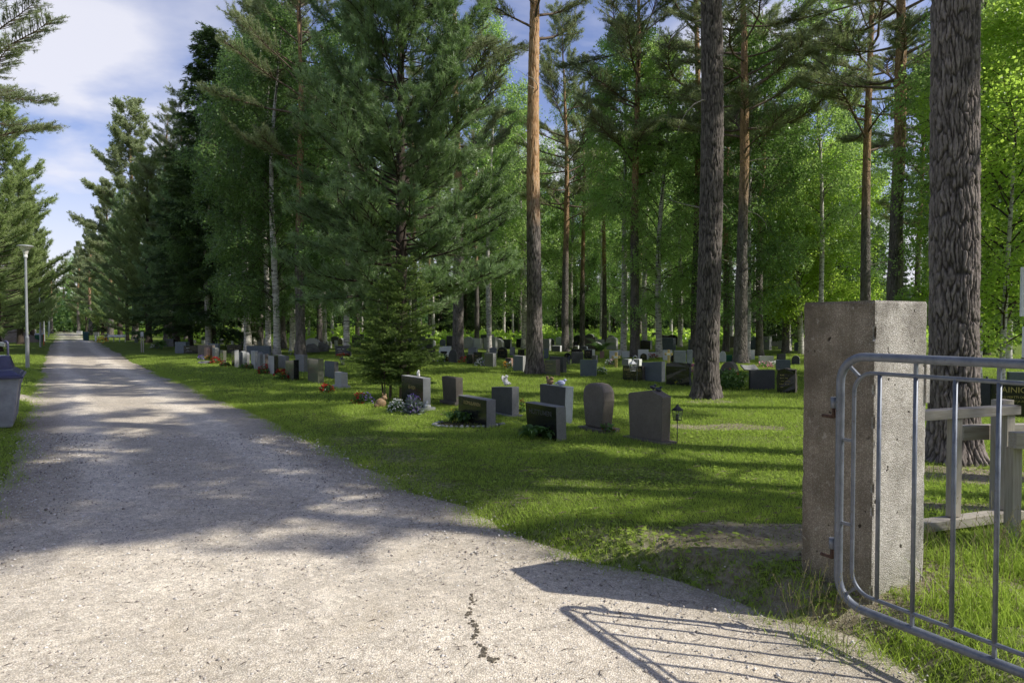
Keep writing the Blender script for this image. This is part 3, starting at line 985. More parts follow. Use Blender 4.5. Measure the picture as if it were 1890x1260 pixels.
def tube_arrays(lines, n=4):
    """lines: list of (pts (m,3), radii (m,)) -> V,F"""
    Vs = []; Fs = []; off = 0
    ang = np.arange(n) * 2 * PI / n
    for pts, rad in lines:
        m = len(pts)
        d = np.gradient(pts, axis=0); d = nrm(d)
        ref = np.array([0, 0, 1.0]) if abs(d[0, 2]) < .8 else np.array([1.0, 0, 0])
        u = nrm(np.cross(d, ref)); v = np.cross(d, u)
        ring = pts[:, None] + (u[:, None] * np.cos(ang)[None, :, None] + v[:, None] * np.sin(ang)[None, :, None]) * rad[:, None, None]
        Vs.append(ring.reshape(-1, 3))
        i = np.arange(m - 1)[:, None] * n + np.arange(n)[None]
        j = np.arange(m - 1)[:, None] * n + (np.arange(n)[None] + 1) % n
        Fs.append(np.stack([i, j, j + n, i + n], -1).reshape(-1, 4) + off); off += m * n
    return np.concatenate(Vs), np.concatenate(Fs)


def trunk_arr(H, r0, rng, n=14, flare=.5, top=.12, bend=.12, p=.8):
    zs = np.concatenate([np.array([-.15, 0, .08, .2, .4, .7]), np.arange(1.2, H, .8), [H]])
    f = np.clip(zs / H, 0, 1)
    r = r0 * ((1 - f) ** p * (1 - top) + top * (1 - f) + .02) * (1 + flare * np.exp(-np.maximum(zs, 0) / .22))
    ph = rng.random(2) * 6
    x = bend * np.sin(zs * .33 + ph[0]) * f; y = bend * np.sin(zs * .27 + ph[1]) * f
    pts = np.stack([x, y, zs], 1)
    V, F_ = tube_arrays([(pts, r)], n)
    # knobbly
    V[:, :2] += (fbm(V[:, 0] * 6 + V[:, 2] * 1.5, V[:, 1] * 6 + V[:, 2], 71)[:, None] - .5) * r0 * .3

    def axis(z):
        return np.array([np.interp(z, zs, x), np.interp(z, zs, y), z])
    return V, F_, axis


def branch_curve(a, az, e0, e1, L, rng, m=7, wob=.08):
    f = np.linspace(0, 1, m)
    e = e0 + (e1 - e0) * f
    azs = az + np.cumsum(rng.normal(size=m)) * wob
    step = L / (m - 1)
    d = np.stack([np.cos(azs) * np.cos(e), np.sin(azs) * np.cos(e), np.sin(e)], 1) * step
    return a + np.concatenate([[np.zeros(3)], np.cumsum(d[:-1], 0)])


PROTO = {}


def make_tree(kind, seed, bark, needle):
    rng = np.random.default_rng(seed)
    lines = []; cen = []; dr = []; tn = []; dead = []
    P = dict(kind)
    H = P['H']
    tv, tf, axis = trunk_arr(H, P['r0'], rng, P.get('sides', 14), P.get('flare', .4), bend=P.get('bend', .12))
    hc = P['hc']
    nb = P['nb']
    for i in range(nb):
        f = (i + rng.random()) / nb
        h = hc + (H - hc) * f ** P.get('hp', 1.0)
        fr = (h - hc) / (H - hc)
        L = P['prof'](fr) * P['R'] * (.75 + .5 * rng.random())
        az = i * 2.399 + rng.normal() * .4
        e0 = P['e0'] + (P['e0t'] - P['e0']) * fr + rng.normal() * P.get('ej', .12)
        e1 = P['e1'] + (P.get('e1t', P['e1']) - P['e1']) * fr + rng.normal() * P.get('ej', .12)
        m = 7
        pts = branch_curve(axis(h), az, e0, e1, L, rng, m, P.get('wob', .08))
        br = P.get('br', .035) * (L / P['R'] + .25) * (1 - .5 * fr)
        lines.append((pts, br * (1 - np.linspace(0, .85, m))))
        nt_ = max(3, int(P['twigs'] * (.4 + L / P['R'])))
        for j in range(nt_):
            g = P['tw0'] + (1 - P['tw0']) * (j + rng.random()) / nt_
            q = g * (m - 1); i0 = min(int(q), m - 2); p0 = pts[i0] * (1 - q + i0) + pts[i0 + 1] * (q - i0)
            bd = nrm(pts[i0 + 1] - pts[i0])
            sgn = 1 if j % 2 else -1
            hor = np.array([-bd[1], bd[0], 0]); hor = hor / (np.linalg.norm(hor) + 1e-6)
            td = nrm(bd * P['tf'] + hor * sgn * (.5 + .5 * rng.random()) + np.array([0, 0, P['tup'] + rng.normal() * P.get('tz', .25)]))
            tl = P['tl'] * (.5 + rng.random()) * (1.15 - .55 * g)
            tm = 4
            ff = np.linspace(0, 1, tm)[:, None]
            tp = p0 + td * tl * ff + np.array([0, 0, P['tdroop']]) * tl * ff ** 2
            lines.append((tp, br * .28 * (1 - ff[:, 0] * .8) + .002))
            nc = P['tpt']
            for c in range(nc):
                s_ = (P.get('ts0', .25) + (1 - P.get('ts0', .25)) * (c + rng.random()) / nc)
                cc = p0 + td * tl * s_ + np.array([0, 0, P['tdroop']]) * tl * s_ ** 2
                dd = nrm(td + np.array([0, 0, P['tdroop'] * 2 * s_]) + rng.normal(size=3) * P.get('dj', .45) + np.array([0, 0, P.get('dup', .2)]))
                cen.append(cc + rng.normal(size=3) * P.get('cj', .05)); dr.append(dd)
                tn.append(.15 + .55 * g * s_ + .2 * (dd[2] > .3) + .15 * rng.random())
        if P.get('tiptuft', True):
            for c in range(5):
                cen.append(pts[-1] + rng.normal(size=3) * .05); dr.append(nrm(pts[-1] - pts[-2] + rng.normal(size=3) * .2)); tn.append(.9)
    for i in range(P.get('ndead', 0)):
        h = hc * (.45 + .55 * rng.random()); az = rng.random() * 6.28
        L = .4 + 1.3 * rng.random()
        pts = branch_curve(axis(h), az, .3 + rng.normal() * .3, -.5 + rng.normal() * .4, L, rng, 6, .25)
        dead.append((pts, .022 * (1 - np.linspace(0, .8, 6))))
    cen = np.array(cen); dr = np.array(dr); tn = np.array(tn)
    # clump light and dark: large-scale variation
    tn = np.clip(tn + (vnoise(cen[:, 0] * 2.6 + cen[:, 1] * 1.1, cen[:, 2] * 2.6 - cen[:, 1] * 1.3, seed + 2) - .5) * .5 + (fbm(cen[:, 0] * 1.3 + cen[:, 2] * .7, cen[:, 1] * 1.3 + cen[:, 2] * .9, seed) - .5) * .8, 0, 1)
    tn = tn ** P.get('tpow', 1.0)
    d = {}
    d['trunk'] = (np_mesh('trunk', tv, tf, smooth=True), bark)
    lv, lf = tube_arrays(lines, 4)
    d['branches'] = (np_mesh('branches', lv, lf, smooth=True), P.get('bmat', M['branch_bark']))
    for i, dl_ in enumerate(dead):
        lv, lf = tube_arrays([dl_], 5)
        d['dead_limb%d' % i] = (np_mesh('dead_limb', lv, lf, smooth=True), M['dead_branch'])
    if P.get('leaf'):
        nl = P['leaves']
        c2 = np.repeat(cen, nl, 0) + rng.normal(size=(len(cen) * nl, 3)) * np.array([P['lj'], P['lj'], P['lj'] * 1.3])
        t2 = np.repeat(tn, nl)
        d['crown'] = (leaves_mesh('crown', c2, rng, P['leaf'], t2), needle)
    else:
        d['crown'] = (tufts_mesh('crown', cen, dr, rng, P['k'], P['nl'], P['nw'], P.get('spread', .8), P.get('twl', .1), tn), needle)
    for k_, (me_, mt_) in d.items():
        me_.materials.append(mt_)
    return d


pine = dict(H=20, r0=.22, hc=10.0, nb=36, prof=lambda f: (math.sin(min(1, .25 + f * .9) * PI * .93) * .9 + .25) * (1 - .25 * f), R=2.7, e0=.05, e0t=.9, e1=.35, e1t=1.0,
            ej=.3, wob=.22, twigs=22, tw0=.35, tf=.8, tup=.15, tl=.75, tdroop=.05, tpt=7, k=15, nl=.125, nw=.013, ts0=.35, spread=.75, twl=.12, br=.045, ndead=9, bend=.18, tz=.16, hp=.95, cj=.04)
pine_b = dict(pine, H=18, hc=7.2, nb=42, R=2.4, r0=.17, ndead=7)
pine_c = dict(pine, H=22, hc=12.5, nb=34, R=2.9, r0=.25, ndead=12)
cembra = dict(H=14.5, r0=.17, hc=1.9, nb=150, prof=lambda f: (1 - f) ** .5 * (1 if f > .06 else .85) + .1, R=3.0, e0=.05, e0t=.75, e1=.75, e1t=1.1, ej=.16, wob=.07, twigs=15, tw0=.28,
              tf=1.1, tup=.25, tl=.6, tdroop=.1, tpt=6, k=16, nl=.16, nw=.017, ts0=.3, spread=.55, twl=.09, br=.028, bend=.05, tz=.3, dj=.3, dup=.35, cj=.04, bmat=M['dark_bark'])
spruce = dict(H=20, r0=.2, hc=1.2, nb=210, prof=lambda f: (1 - f) ** .85 + .05, R=2.5, e0=-.15, e0t=.5, e1=-.35, e1t=.6, ej=.12, wob=.05, twigs=10, tw0=.15, tf=.8, tup=-.35, tl=.6, tdroop=-.35,
              tpt=6, k=12, nl=.17, nw=.036, spread=.5, twl=.16, br=.03, bend=.03, bmat=M['dark_bark'], dup=-.1)
birch = dict(H=19, r0=.14, hc=4.5, nb=48, rl=1, prof=lambda f: math.sin(min(1, .18 + f * .85) * PI) ** .8 * .9 + .18, R=2.6, e0=.75, e0t=1.1, e1=-.2, e1t=.6, ej=.2, wob=.12, twigs=12, tw0=.3, tf=.4, tup=-.1,
             tl=1.05, tdroop=-.85, tpt=6, leaf=.095, leaves=9, lj=.085, br=.022, bend=.25, tiptuft=False, bmat=M['dark_bark'], flare=.35)
birch_b = dict(birch, H=15, hc=1.7, nb=58, R=2.7, r0=.11, cj=.1)
young = dict(birch, H=8.5, hc=.9, nb=52, R=2.1, r0=.06, leaf=.075, tl=.6, leaves=9, tdroop=-.2, e0=.6, e1=.25, lj=.10)
fan_low = dict(birch, H=17, hc=7, nb=50, R=2.5)
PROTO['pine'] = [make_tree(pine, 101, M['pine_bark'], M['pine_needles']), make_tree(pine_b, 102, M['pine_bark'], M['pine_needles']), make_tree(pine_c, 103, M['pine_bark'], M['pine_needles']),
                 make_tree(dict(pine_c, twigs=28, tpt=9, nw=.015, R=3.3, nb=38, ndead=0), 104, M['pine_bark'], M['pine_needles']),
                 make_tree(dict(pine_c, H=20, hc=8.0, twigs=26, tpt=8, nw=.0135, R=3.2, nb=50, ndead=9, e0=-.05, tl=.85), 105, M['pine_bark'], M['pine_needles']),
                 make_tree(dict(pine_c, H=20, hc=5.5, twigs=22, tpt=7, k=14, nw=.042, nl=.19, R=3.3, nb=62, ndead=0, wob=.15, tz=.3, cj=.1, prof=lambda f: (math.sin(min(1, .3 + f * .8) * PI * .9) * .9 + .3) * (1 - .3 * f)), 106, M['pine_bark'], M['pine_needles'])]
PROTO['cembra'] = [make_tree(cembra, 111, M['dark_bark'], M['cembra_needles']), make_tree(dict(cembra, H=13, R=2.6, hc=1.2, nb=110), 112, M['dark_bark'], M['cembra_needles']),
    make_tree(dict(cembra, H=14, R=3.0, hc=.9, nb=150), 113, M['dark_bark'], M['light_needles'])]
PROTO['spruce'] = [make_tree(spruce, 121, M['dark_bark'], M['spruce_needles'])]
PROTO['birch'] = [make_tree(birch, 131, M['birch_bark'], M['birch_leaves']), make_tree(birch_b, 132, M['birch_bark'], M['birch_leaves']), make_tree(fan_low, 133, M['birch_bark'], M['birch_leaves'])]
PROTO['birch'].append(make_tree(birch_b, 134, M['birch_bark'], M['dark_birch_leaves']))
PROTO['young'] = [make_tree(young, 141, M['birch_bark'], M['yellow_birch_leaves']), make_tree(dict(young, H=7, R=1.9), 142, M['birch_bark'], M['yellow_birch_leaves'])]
BASE = {}
for key, lst in PROTO.items():
    for i, d in enumerate(lst): BASE[(key, i)] = (d, {'pine': [20, 18, 22, 22, 20, 20], 'cembra': [14.5, 13, 14], 'spruce': [20], 'birch': [19, 15, 17, 15], 'young': [8.5, 7]}[key][i],
                                                  {'pine': [.22, .17, .25, .25, .25, .25], 'cembra': [.17, .17, .17], 'spruce': [.2], 'birch': [.14, .11, .14, .11], 'young': [.06, .06]}[key][i])
NAMES = {'pine': 'pine_tree', 'cembra': 'stone_pine_tree', 'spruce': 'spruce_tree', 'birch': 'birch_tree', 'young': 'young_birch_tree'}


def tree(key, var, x, y, label, H=None, rad=None, group=None, rz=None, wide=1.0, parts=None):
    d, h0, r0 = BASE[(key, var)]
    z = TZ(x, y)
    s = (H / h0) if H else 1.0
    o = thing(NAMES[key], label, 'tree', (x, y, z - .02), rz if rz is not None else random.random() * 6.28, group)
    o.scale = (s * wide, s * wide, s)
    for nm, (me_, mt_) in d.items():
        if nm.startswith('dead_limb'):
            if y > 34: continue
            nm = 'dead_limb'
        c = link(nm, me_, None, o)
        if nm == 'trunk' and rad:
            q = rad / (r0 * s * wide * .93); c.scale = (q, q, 1)
    return o


def tp(px, Yd):
    """world x on the vertical plane at depth Yd seen at image column px"""
    return at_depth(px, 640, Yd)[0]


# ------------------------------------------------------------------ hero trunks with real bark relief
def worley(u, v, seed, per):
    """F1,F2 with period `per` in u"""
    iu = np.floor(u); iv = np.floor(v)
    f1 = np.full(u.shape, 9.0); f2 = np.full(u.shape, 9.0); cid = np.zeros(u.shape)
    for du in (-1, 0, 1):
        for dv in (-1, 0, 1):
            cu = iu + du; cv = iv + dv
            cw = np.mod(cu, per)
            ox = hash2(cw, cv, seed); oy = hash2(cw, cv, seed + 7)
            d = np.hypot(cu + .1 + .8 * ox - u, cv + .1 + .8 * oy - v)
            m = d < f1
            f2 = np.where(m, f1, np.minimum(f2, d)); cid = np.where(m, hash2(cw, cv, seed + 13), cid); f1 = np.where(m, d, f1)
    return f1, f2, cid


def hero_trunk(name, H, r0, seed, nth, dz, relief, plate, p=.35, flare=.35, flh=.3, roots=5):
    zs = np.arange(-.2, H, dz); th = np.arange(nth) * 2 * PI / nth
    T_, Zm = np.meshgrid(th, zs)
    f = np.clip(Zm / H, 0, 1)
    rb = r0 * (1 - f) ** p * (1 + flare * np.exp(-np.maximum(Zm, 0) / flh) * (1 + .35 * np.cos(T_ * roots + seed)))
    circ = 2 * PI * r0
    per = max(4, round(circ / plate))
    u = T_ / (2 * PI) * per; v = Zm / (plate * 3.4)
    tw = np.abs(((T_ / PI) % 2) - 1) * PI * r0   # mirrored arc length so the noise closes
    sg = np.where(T_ > PI, 31.7, 0.0) * 0
    wx_ = (fbm(tw * 11, Zm * 4.5, seed + 3, 4) - .5) * 2.0
    wz_ = (fbm(tw * 9, Zm * 4.0, seed + 5, 4) - .5) * 1.8
    f1, f2, cid = worley(u + wx_, v / 2.0 + wz_ * .55, seed, per)
    plateh = sstep(.02, .26, f2 - f1) * (.7 + .35 * cid)
    g1, g2, cid2 = worley(u * 2 + wx_ * 1.6, v * .8 + wz_ * .9, seed + 40, per * 2)
    fine = sstep(0, .16, g2 - g1) * (.55 + .45 * cid2)
    rid = 1 - np.abs(fbm(tw * 26 + wx_, Zm * 5, seed + 9, 4) - .5) * 3.2
    n5 = fbm(tw * 60, Zm * 22, seed + 19, 3)
    plateh = plateh * .62 + fine * .33 - np.clip(rid - .45, 0, 1) * .35 + .05
    fine = n5
    disp = relief * (plateh * 1.25 + (n5 - .5) * .35 - .8)
    r = rb + disp
    ph = seed * 1.7
    Xv = r * np.cos(T_) + .04 * np.sin(Zm * .5 + ph); Yv = r * np.sin(T_) + .03 * np.sin(Zm * .4 + ph)
    V = np.stack([Xv.ravel(), Yv.ravel(), Zm.ravel()], 1)
    nz = len(zs)
    i = np.arange(nz - 1)[:, None] * nth + np.arange(nth)[None]
    j = np.arange(nz - 1)[:, None] * nth + (np.arange(nth)[None] + 1) % nth
    F_ = np.stack([i, j, j + nth, i + nth], -1).reshape(-1, 4)
    tt = np.clip(plateh * .95 + (n5 - .5) * .6 - .08, 0, 1).ravel()
    return np_mesh(name, V, F_, tt, smooth=True)


def m_herobark(name, lo, hi, z0, z1):
    t = NT(name); v = t.coord((1, 1, .5)); v1 = t.coord()
    a = t.attr('tint'); n = t.noise(v, 22, 6, .7); n2 = t.noise(v1, 2.5, 4)
    sep = t.n('ShaderNodeSeparateXYZ'); t.l(v1, sep.inputs[0])
    z = t.math('ADD', sep.outputs[2], t.math('MULTIPLY', n2, 2.0))
    zz = t.n('ShaderNodeMapRange'); zz.inputs[1].default_value = z0 + 1; zz.inputs[2].default_value = z1 + 1; t.l(z, zz.inputs[0])
    aa = t.math('ADD', t.math('MULTIPLY', a, .7), t.math('MULTIPLY', n, .45))
    c1 = t.ramp(aa, [(.15, [c * .16 for c in lo]), (.5, [c * .75 for c in lo]), (.85, [min(1, c * 1.75) for c in lo])])
    c2 = t.ramp(aa, [(.15, [c * .25 for c in hi]), (.5, hi), (.9, (.66, .48, .32))])
    c = t.mix(zz.outputs[0], c1, c2)
    return t.finish(c, .88, .15, t.bump(n, .6, .012))


M['bark_near'] = m_herobark('near dark bark', (.20, .168, .15), (.15, .115, .10), 30, 40)
M['bark_mid'] = m_herobark('mid dark bark', (.125, .107, .094), (.12, .10, .085), 30, 40)
M['bark_orange'] = m_herobark('orange pine bark', (.15, .13, .115), (.50, .29, .14), 4.3, 6.0)


def hero_pine(px, Yd, trunk_me, mat, label, crown_key, crown_s, H, extra=None, rz=0.0, name='pine_tree'):
    x = tp(px, Yd); z = TZ(x, Yd)
    o = thing(name, label, 'tree', (x, Yd, z), rz)
    link('trunk', trunk_me, mat, o)
    d, h0, r0 = BASE[crown_key]
    for nm in d:
        if nm != 'trunk':
            c = link(nm.rstrip('0123456789'), d[nm][0], None, o); s = H / h0; c.scale = (s * crown_s, s * crown_s, s)
    return o


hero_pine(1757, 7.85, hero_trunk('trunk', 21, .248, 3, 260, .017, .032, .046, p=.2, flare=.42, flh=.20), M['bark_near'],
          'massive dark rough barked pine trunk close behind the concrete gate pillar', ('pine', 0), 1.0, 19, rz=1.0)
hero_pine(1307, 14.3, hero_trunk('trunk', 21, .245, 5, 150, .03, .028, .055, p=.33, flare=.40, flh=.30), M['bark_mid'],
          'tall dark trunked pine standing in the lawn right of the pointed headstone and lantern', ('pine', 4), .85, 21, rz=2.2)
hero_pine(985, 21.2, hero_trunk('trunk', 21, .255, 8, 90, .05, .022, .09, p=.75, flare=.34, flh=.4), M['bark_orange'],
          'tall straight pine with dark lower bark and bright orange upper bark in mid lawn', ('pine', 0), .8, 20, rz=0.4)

# ------------------------------------------------------------------ individual trees read off the photograph
T = tree
T('pine', 4, tp(1172, 31), 31, 'slender orange barked pine behind the plain blue grey headstone', 20.5, .21)
T('pine', 4, tp(1284, 31), 31, 'orange barked pine half hidden behind the dark trunked pine', 21, .22)
T('pine', 4, tp(1367, 26.5), 26.5, 'dark trunked pine behind the round topped brown headstone', 20, .23)
T('pine', 1, tp(1402, 33), 33, 'pale grey lichened pine right of the open book slab', 17, .17)
T('pine', 4, tp(1597, 25), 25, 'slim bright orange pine rising above the left part of the concrete pillar', 19.5, .18)
T('pine', 4, tp(1650, 21), 21, 'thicker orange and brown pine rising above the right part of the concrete pillar', 20, .22)
T('pine', 1, tp(1693, 33), 33, 'thin dark pine between the concrete pillar and the massive near trunk', 15, .15)
T('pine', 4, tp(845, 29.5), 29.5, 'thick grey brown pine behind the white stone frame headstone', 20, .24)
T('pine', 4, tp(555, 33), 33, 'dark straight pine behind the polished mirror like headstones left of the stone pine', 21, .23)
T('pine', 4, tp(1043, 38), 38, 'grey pine trunk standing behind the small black and cream headstones', 18, .20)
T('birch', 0, tp(903, 37), 37, 'white barked birch right of the large stone pine', 18, .13)
T('birch', 1, tp(966, 43), 43, 'white birch trunk just left of the tall orange topped pine', 16, .14)
T('birch', 2, tp(1151, 33), 33, 'dark mottled birch left of the slender orange pine', 16, .14)
T('birch', 1, tp(1217, 31), 31, 'crooked speckled birch behind the black rough topped headstone', 14, .14)
T('birch', 0, tp(1190, 42), 42, 'pale trunked birch behind the largest white headstone', 17, .16)
T('birch', 0, tp(1055, 45), 45, 'slim white birch right of the grey pine trunk', 17, .12)
T('birch', 1, tp(1255, 46), 46, 'pale birch left of the dark trunked pine far behind the blue stones', 15, .15)
T('birch', 0, tp(1512, 30), 30, 'thin tall birch with sparse top against the sky left of the pillar', 17, .11)
T('birch', 3, tp(1380, 29), 29, 'white footed birch touching the dark pine by the open book slab', 14, .12)
T('birch', 1, tp(1805, 18), 18, 'slim grey birch directly right of the massive near pine', 12, .10)
T('birch', 3, tp(457, 38), 38, 'mottled white birch nearest the road side on the left of the rows', 17.5, .19, wide=.85)
T('birch', 3, tp(511, 34), 34, 'grey speckled birch standing in the front row of headstones', 17, .17)
T('birch', 3, tp(385, 42), 42, 'leaning birch with sun patches on its trunk beside the long brown headstone', 11, .2)
T('birch', 3, tp(468, 45), 45, 'full weeping birch behind the front row of small headstones', 19, .2, wide=.85)
T('birch', 3, tp(640, 33), 33, 'leafy birch behind the left side of the stone pine', 16, .15)
T('pine', 1, tp(345, 52), 52, 'pale straight pine trunk behind the navy headstone on the left', 19, .2)
T('pine', 0, tp(310, 54), 54, 'thick dark pine at the left end of the front headstone row', 18, .3)
T('spruce', 0, tp(392, 43), 43, 'tall pointed dark spruce rising above the road side trees', 19.9, .22, wide=1.6)
T('pine', 5, tp(250, 64), 64, 'broad crowned pine on the right side of the road behind the bench', 21.5, .27, wide=1.05)
T('cembra', 2, tp(275, 54), 54, 'dense green stone pine beside the road in front of the broad crowned pine', 14.2, .22)
T('cembra', 0, tp(325, 50), 50, 'dark stone pine between the bench and the tall pointed spruce', 12.5, .25)
T('pine', 5, tp(205, 80), 80, 'smaller pine behind the white bench', 17.5, .3, wide=.95)
T('cembra', 1, tp(222, 74), 74, 'blue green stone pine behind the white bench', 11, .25)
T('pine', 5, tp(168, 98), 98, 'pine near the far right end of the road', 15.5, .25, wide=.8)
T('pine', 5, tp(146, 114), 114, 'last pine at the right of the road end', 14.5, .25, wide=.7)
T('spruce', 0, tp(190, 92), 92, 'narrow spruce near the far end of the road', 12, .2)
T('pine', 5, tp(480, 50), 50, 'tall pine whose crown rises behind the weeping birch', 25, .25)
T('pine', 5, tp(520, 42), 42, 'light green crowned pine above the left rows', 22.5, .25)
for (px, Yd, k, v, H, lab) in ((235, 62, 'cembra', 0, 13, 'dark stone pine in the road side row left of the light green one'), (352, 47, 'cembra', 0, 13, 'dark stone pine below the left side of the tall pointed spruce'),
                               (200, 88, 'cembra', 2, 13, 'stone pine far down the right road side row'), (182, 104, 'cembra', 0, 14, 'stone pine near the end of the right road side row'), (160, 116, 'cembra', 2, 13, 'last stone pine of the right road side row'),
                               (310, 56, 'cembra', 1, 15, 'stone pine rising behind the light green stone pine'), (495, 37, 'birch', 3, 17, 'dense drooping birch between the two speckled birches'), (540, 40, 'birch', 3, 17, 'dense birch behind the dark straight pine')):
    T(k, v, tp(px, Yd), Yd, lab, H, .15)
# left of the road
T('pine', 4, tp(-55, 26), 26, 'large overhanging pine at the upper left edge of the picture', 19, .25, rz=2.0, wide=1.15)
T('cembra', 2, tp(-5, 38), 38, 'light green stone pine behind the wheeled bin on the left lawn', 13.6, .2, wide=1.15)
T('cembra', 2, tp(38, 52), 52, 'stone pine behind the street lamp left of the road', 13.5, .2, wide=.8)
T('cembra', 2, tp(60, 68), 68, 'stone pine left of the road behind the second street lamp', 13.5, .2, wide=.7)
T('pine', 5, tp(78, 84), 84, 'pine farther down the left side of the road', 12.5, .2, wide=.6)
T('pine', 5, tp(96, 108), 108, 'last pine at the left of the road end', 11, .2, wide=.55)
T('cembra', 2, tp(-40, 48), 48, 'stone pine at the left edge beyond the earth mound', 14, .2)
T('cembra', 2, tp(15, 66), 66, 'low stone pine behind the earth mound', 12, .2)
# the big central stone pine
c = dict(cembra, nb=250, twigs=17, k=20, nw=.013, nl=.15, tpt=6, ts0=.35, R=2.95, hp=1.0, ej=.24, e0=-.12, e1=.55, tpow=1.7)
d = make_tree(c, 177, M['dark_bark'], M['cembra_needles'])
BASE[('cembra', 9)] = (d, 14.5, .17)
xc = tp(742, 19.5)
T('cembra', 9, xc, 19.5, 'largest feathery dark stone pine with drooping lower boughs in the middle of the photo', 15.2, .175, rz=.6)

# right side young birches and foliage near
T('young', 0, tp(1850, 15.5), 15.5, 'bright leafy young birch at the right edge', 8.5, .06)
T('young', 1, tp(1905, 19), 19, 'young birch with bright leaves partly cut by the right edge', 10, .08)
T('birch', 1, tp(1860, 26), 26, 'birch behind the young birches at the right edge', 15, .12)
T('pine', 0, tp(1900, 30), 30, 'pine crown above the birches at the right edge', 19, .2)
for (px, Yd, k, v, H) in ((1455, 40, 'birch', 3, 14), (1540, 36, 'young', 0, 11), (1350, 44, 'birch', 2, 16), (1430, 52, 'birch', 0, 18), (1580, 42, 'birch', 3, 15), (1110, 52, 'birch', 2, 15),
                          (930, 58, 'birch', 2, 17), (1740, 36, 'birch', 3, 13),  (1480, 34, 'young', 1, 9),
                          (700, 50, 'birch', 0, 17), (600, 46, 'birch', 3, 15), (800, 56, 'birch', 2, 17), (560, 55, 'birch', 0, 17), (355, 60, 'birch', 0, 17)):
    T(k, v, tp(px, Yd), Yd, 'leafy birch among the trees behind the grave rows', H, .13, group='birches standing behind the grave rows')
for (px, Yd, H) in ((1115, 46, 17), (1290, 47, 19), (1450, 36, 12), (1075, 44, 16), (1500, 48, 19), (880, 52, 18), (660, 55, 18), (590, 43, 18), (1340, 38, 17), (1720, 45, 19), (765, 44, 18), (960, 62, 20)):
    T('pine', random.choice((0, 1, 2)), tp(px, Yd), Yd, 'pine trunk among the trees behind the grave rows', H, .17, group='pines standing behind the grave rows')
for (px, Yd, H) in ((1450, 46, 12), (1490, 50, 14), (900, 66, 13), (860, 70, 12), (940, 72, 14), (1820, 34, 11), (1420, 55, 12)):
    T('spruce', 0, tp(px, Yd), Yd, 'dark low spruce in the shade behind the grave rows', H, .16, group='dark spruces behind the grave rows')
rt = random.Random(5)
for i in range(30):
    px = 300 + 1560 * (i + rt.random()) / 30; Yd = rt.uniform(68, 100)
    T('spruce', 0, tp(px, Yd), Yd, 'dark low spruce in the shade behind the grave rows', rt.uniform(9, 15), .16, group='dark spruces behind the grave rows', wide=1.15)
# thin sun struck trunks in the distance
for i in range(46):
    Yd = rt.uniform(56, 88); px = 440 + (1540 - 440) * (i + rt.random()) / 46
    k = rt.random()
    if k < .55: T('birch', rt.choice((0, 1, 2)), tp(px, Yd), Yd, 'slim far birch in the distant wood', rt.uniform(15, 20), rt.uniform(.09, .14), group='far birches of the wood')
    else: T('pine', rt.choice((0, 1, 2)), tp(px, Yd), Yd, 'slim far pine in the distant wood', rt.uniform(16, 20), rt.uniform(.12, .18), group='far pines of the wood')
for i in range(26):
    Yd = rt.uniform(92, 125); px = 60 + (1880 - 60) * (i + rt.random()) / 26
    if 70 < px < 175: Yd = rt.uniform(122, 135)
    H = rt.uniform(15, 20) if px > 200 else rt.uniform(12, 14)
    T('birch' if rt.random() < .6 else 'pine', 1, tp(px, Yd), Yd, 'tree in the last row of the distant wood', H, .14, group='last row trees of the wood')
for i in range(12):
    px = -60 + 14 * i; Yd = rt.uniform(70, 118)
    if px > 75: Yd = 126
    T('young' if i % 2 else 'birch', 1 if i % 2 else 1, tp(px, Yd), Yd, 'small leafy tree far behind the lamps left of the road', rt.uniform(7, 11), .1, group='small trees left of the road')

# trees just outside the right edge: their shadows fall across the road and lawn
for (x, y, k, v, H, r, z) in ((9.5, 4.0, 'pine', 3, 18.5, .2, .3), (9.9, 2.75, 'pine', 2, 20, .2, 1.3), (8.7, 4.9, 'pine', 4, 20.5, .2, 2.9), (11.6, 5.2, 'pine', 4, 22, .25, 4.0), (12.5, 10.4, 'pine', 0, 20, .25, 1.1),
                              (25, 12, 'pine', 2, 22, .25, 3)):
    T(k, v, x, y, 'tree beyond the right edge shading the road and lawn', H, r, group='trees outside the right edge', rz=z)
for (x, y, k, v, H) in ((-16, -9, 'birch', 1, 15), (-11, -12, 'cembra', 0, 15), (-5, -10, 'birch', 1, 16), (0, -13, 'spruce', 0, 18), (6, -11, 'birch', 1, 16), (12, -13, 'cembra', 1, 15), (-20, -3, 'birch', 1, 15), (-22, 4, 'cembra', 0, 14), (-19, 11, 'birch', 1, 15), (18, -9, 'birch', 1, 14)):  # unseen trees added behind and left of the camera to block sky light
    T(k, v, x, y, 'unseen tree added around the viewer to dim the sky light', H, .2, group='trees outside the gate')



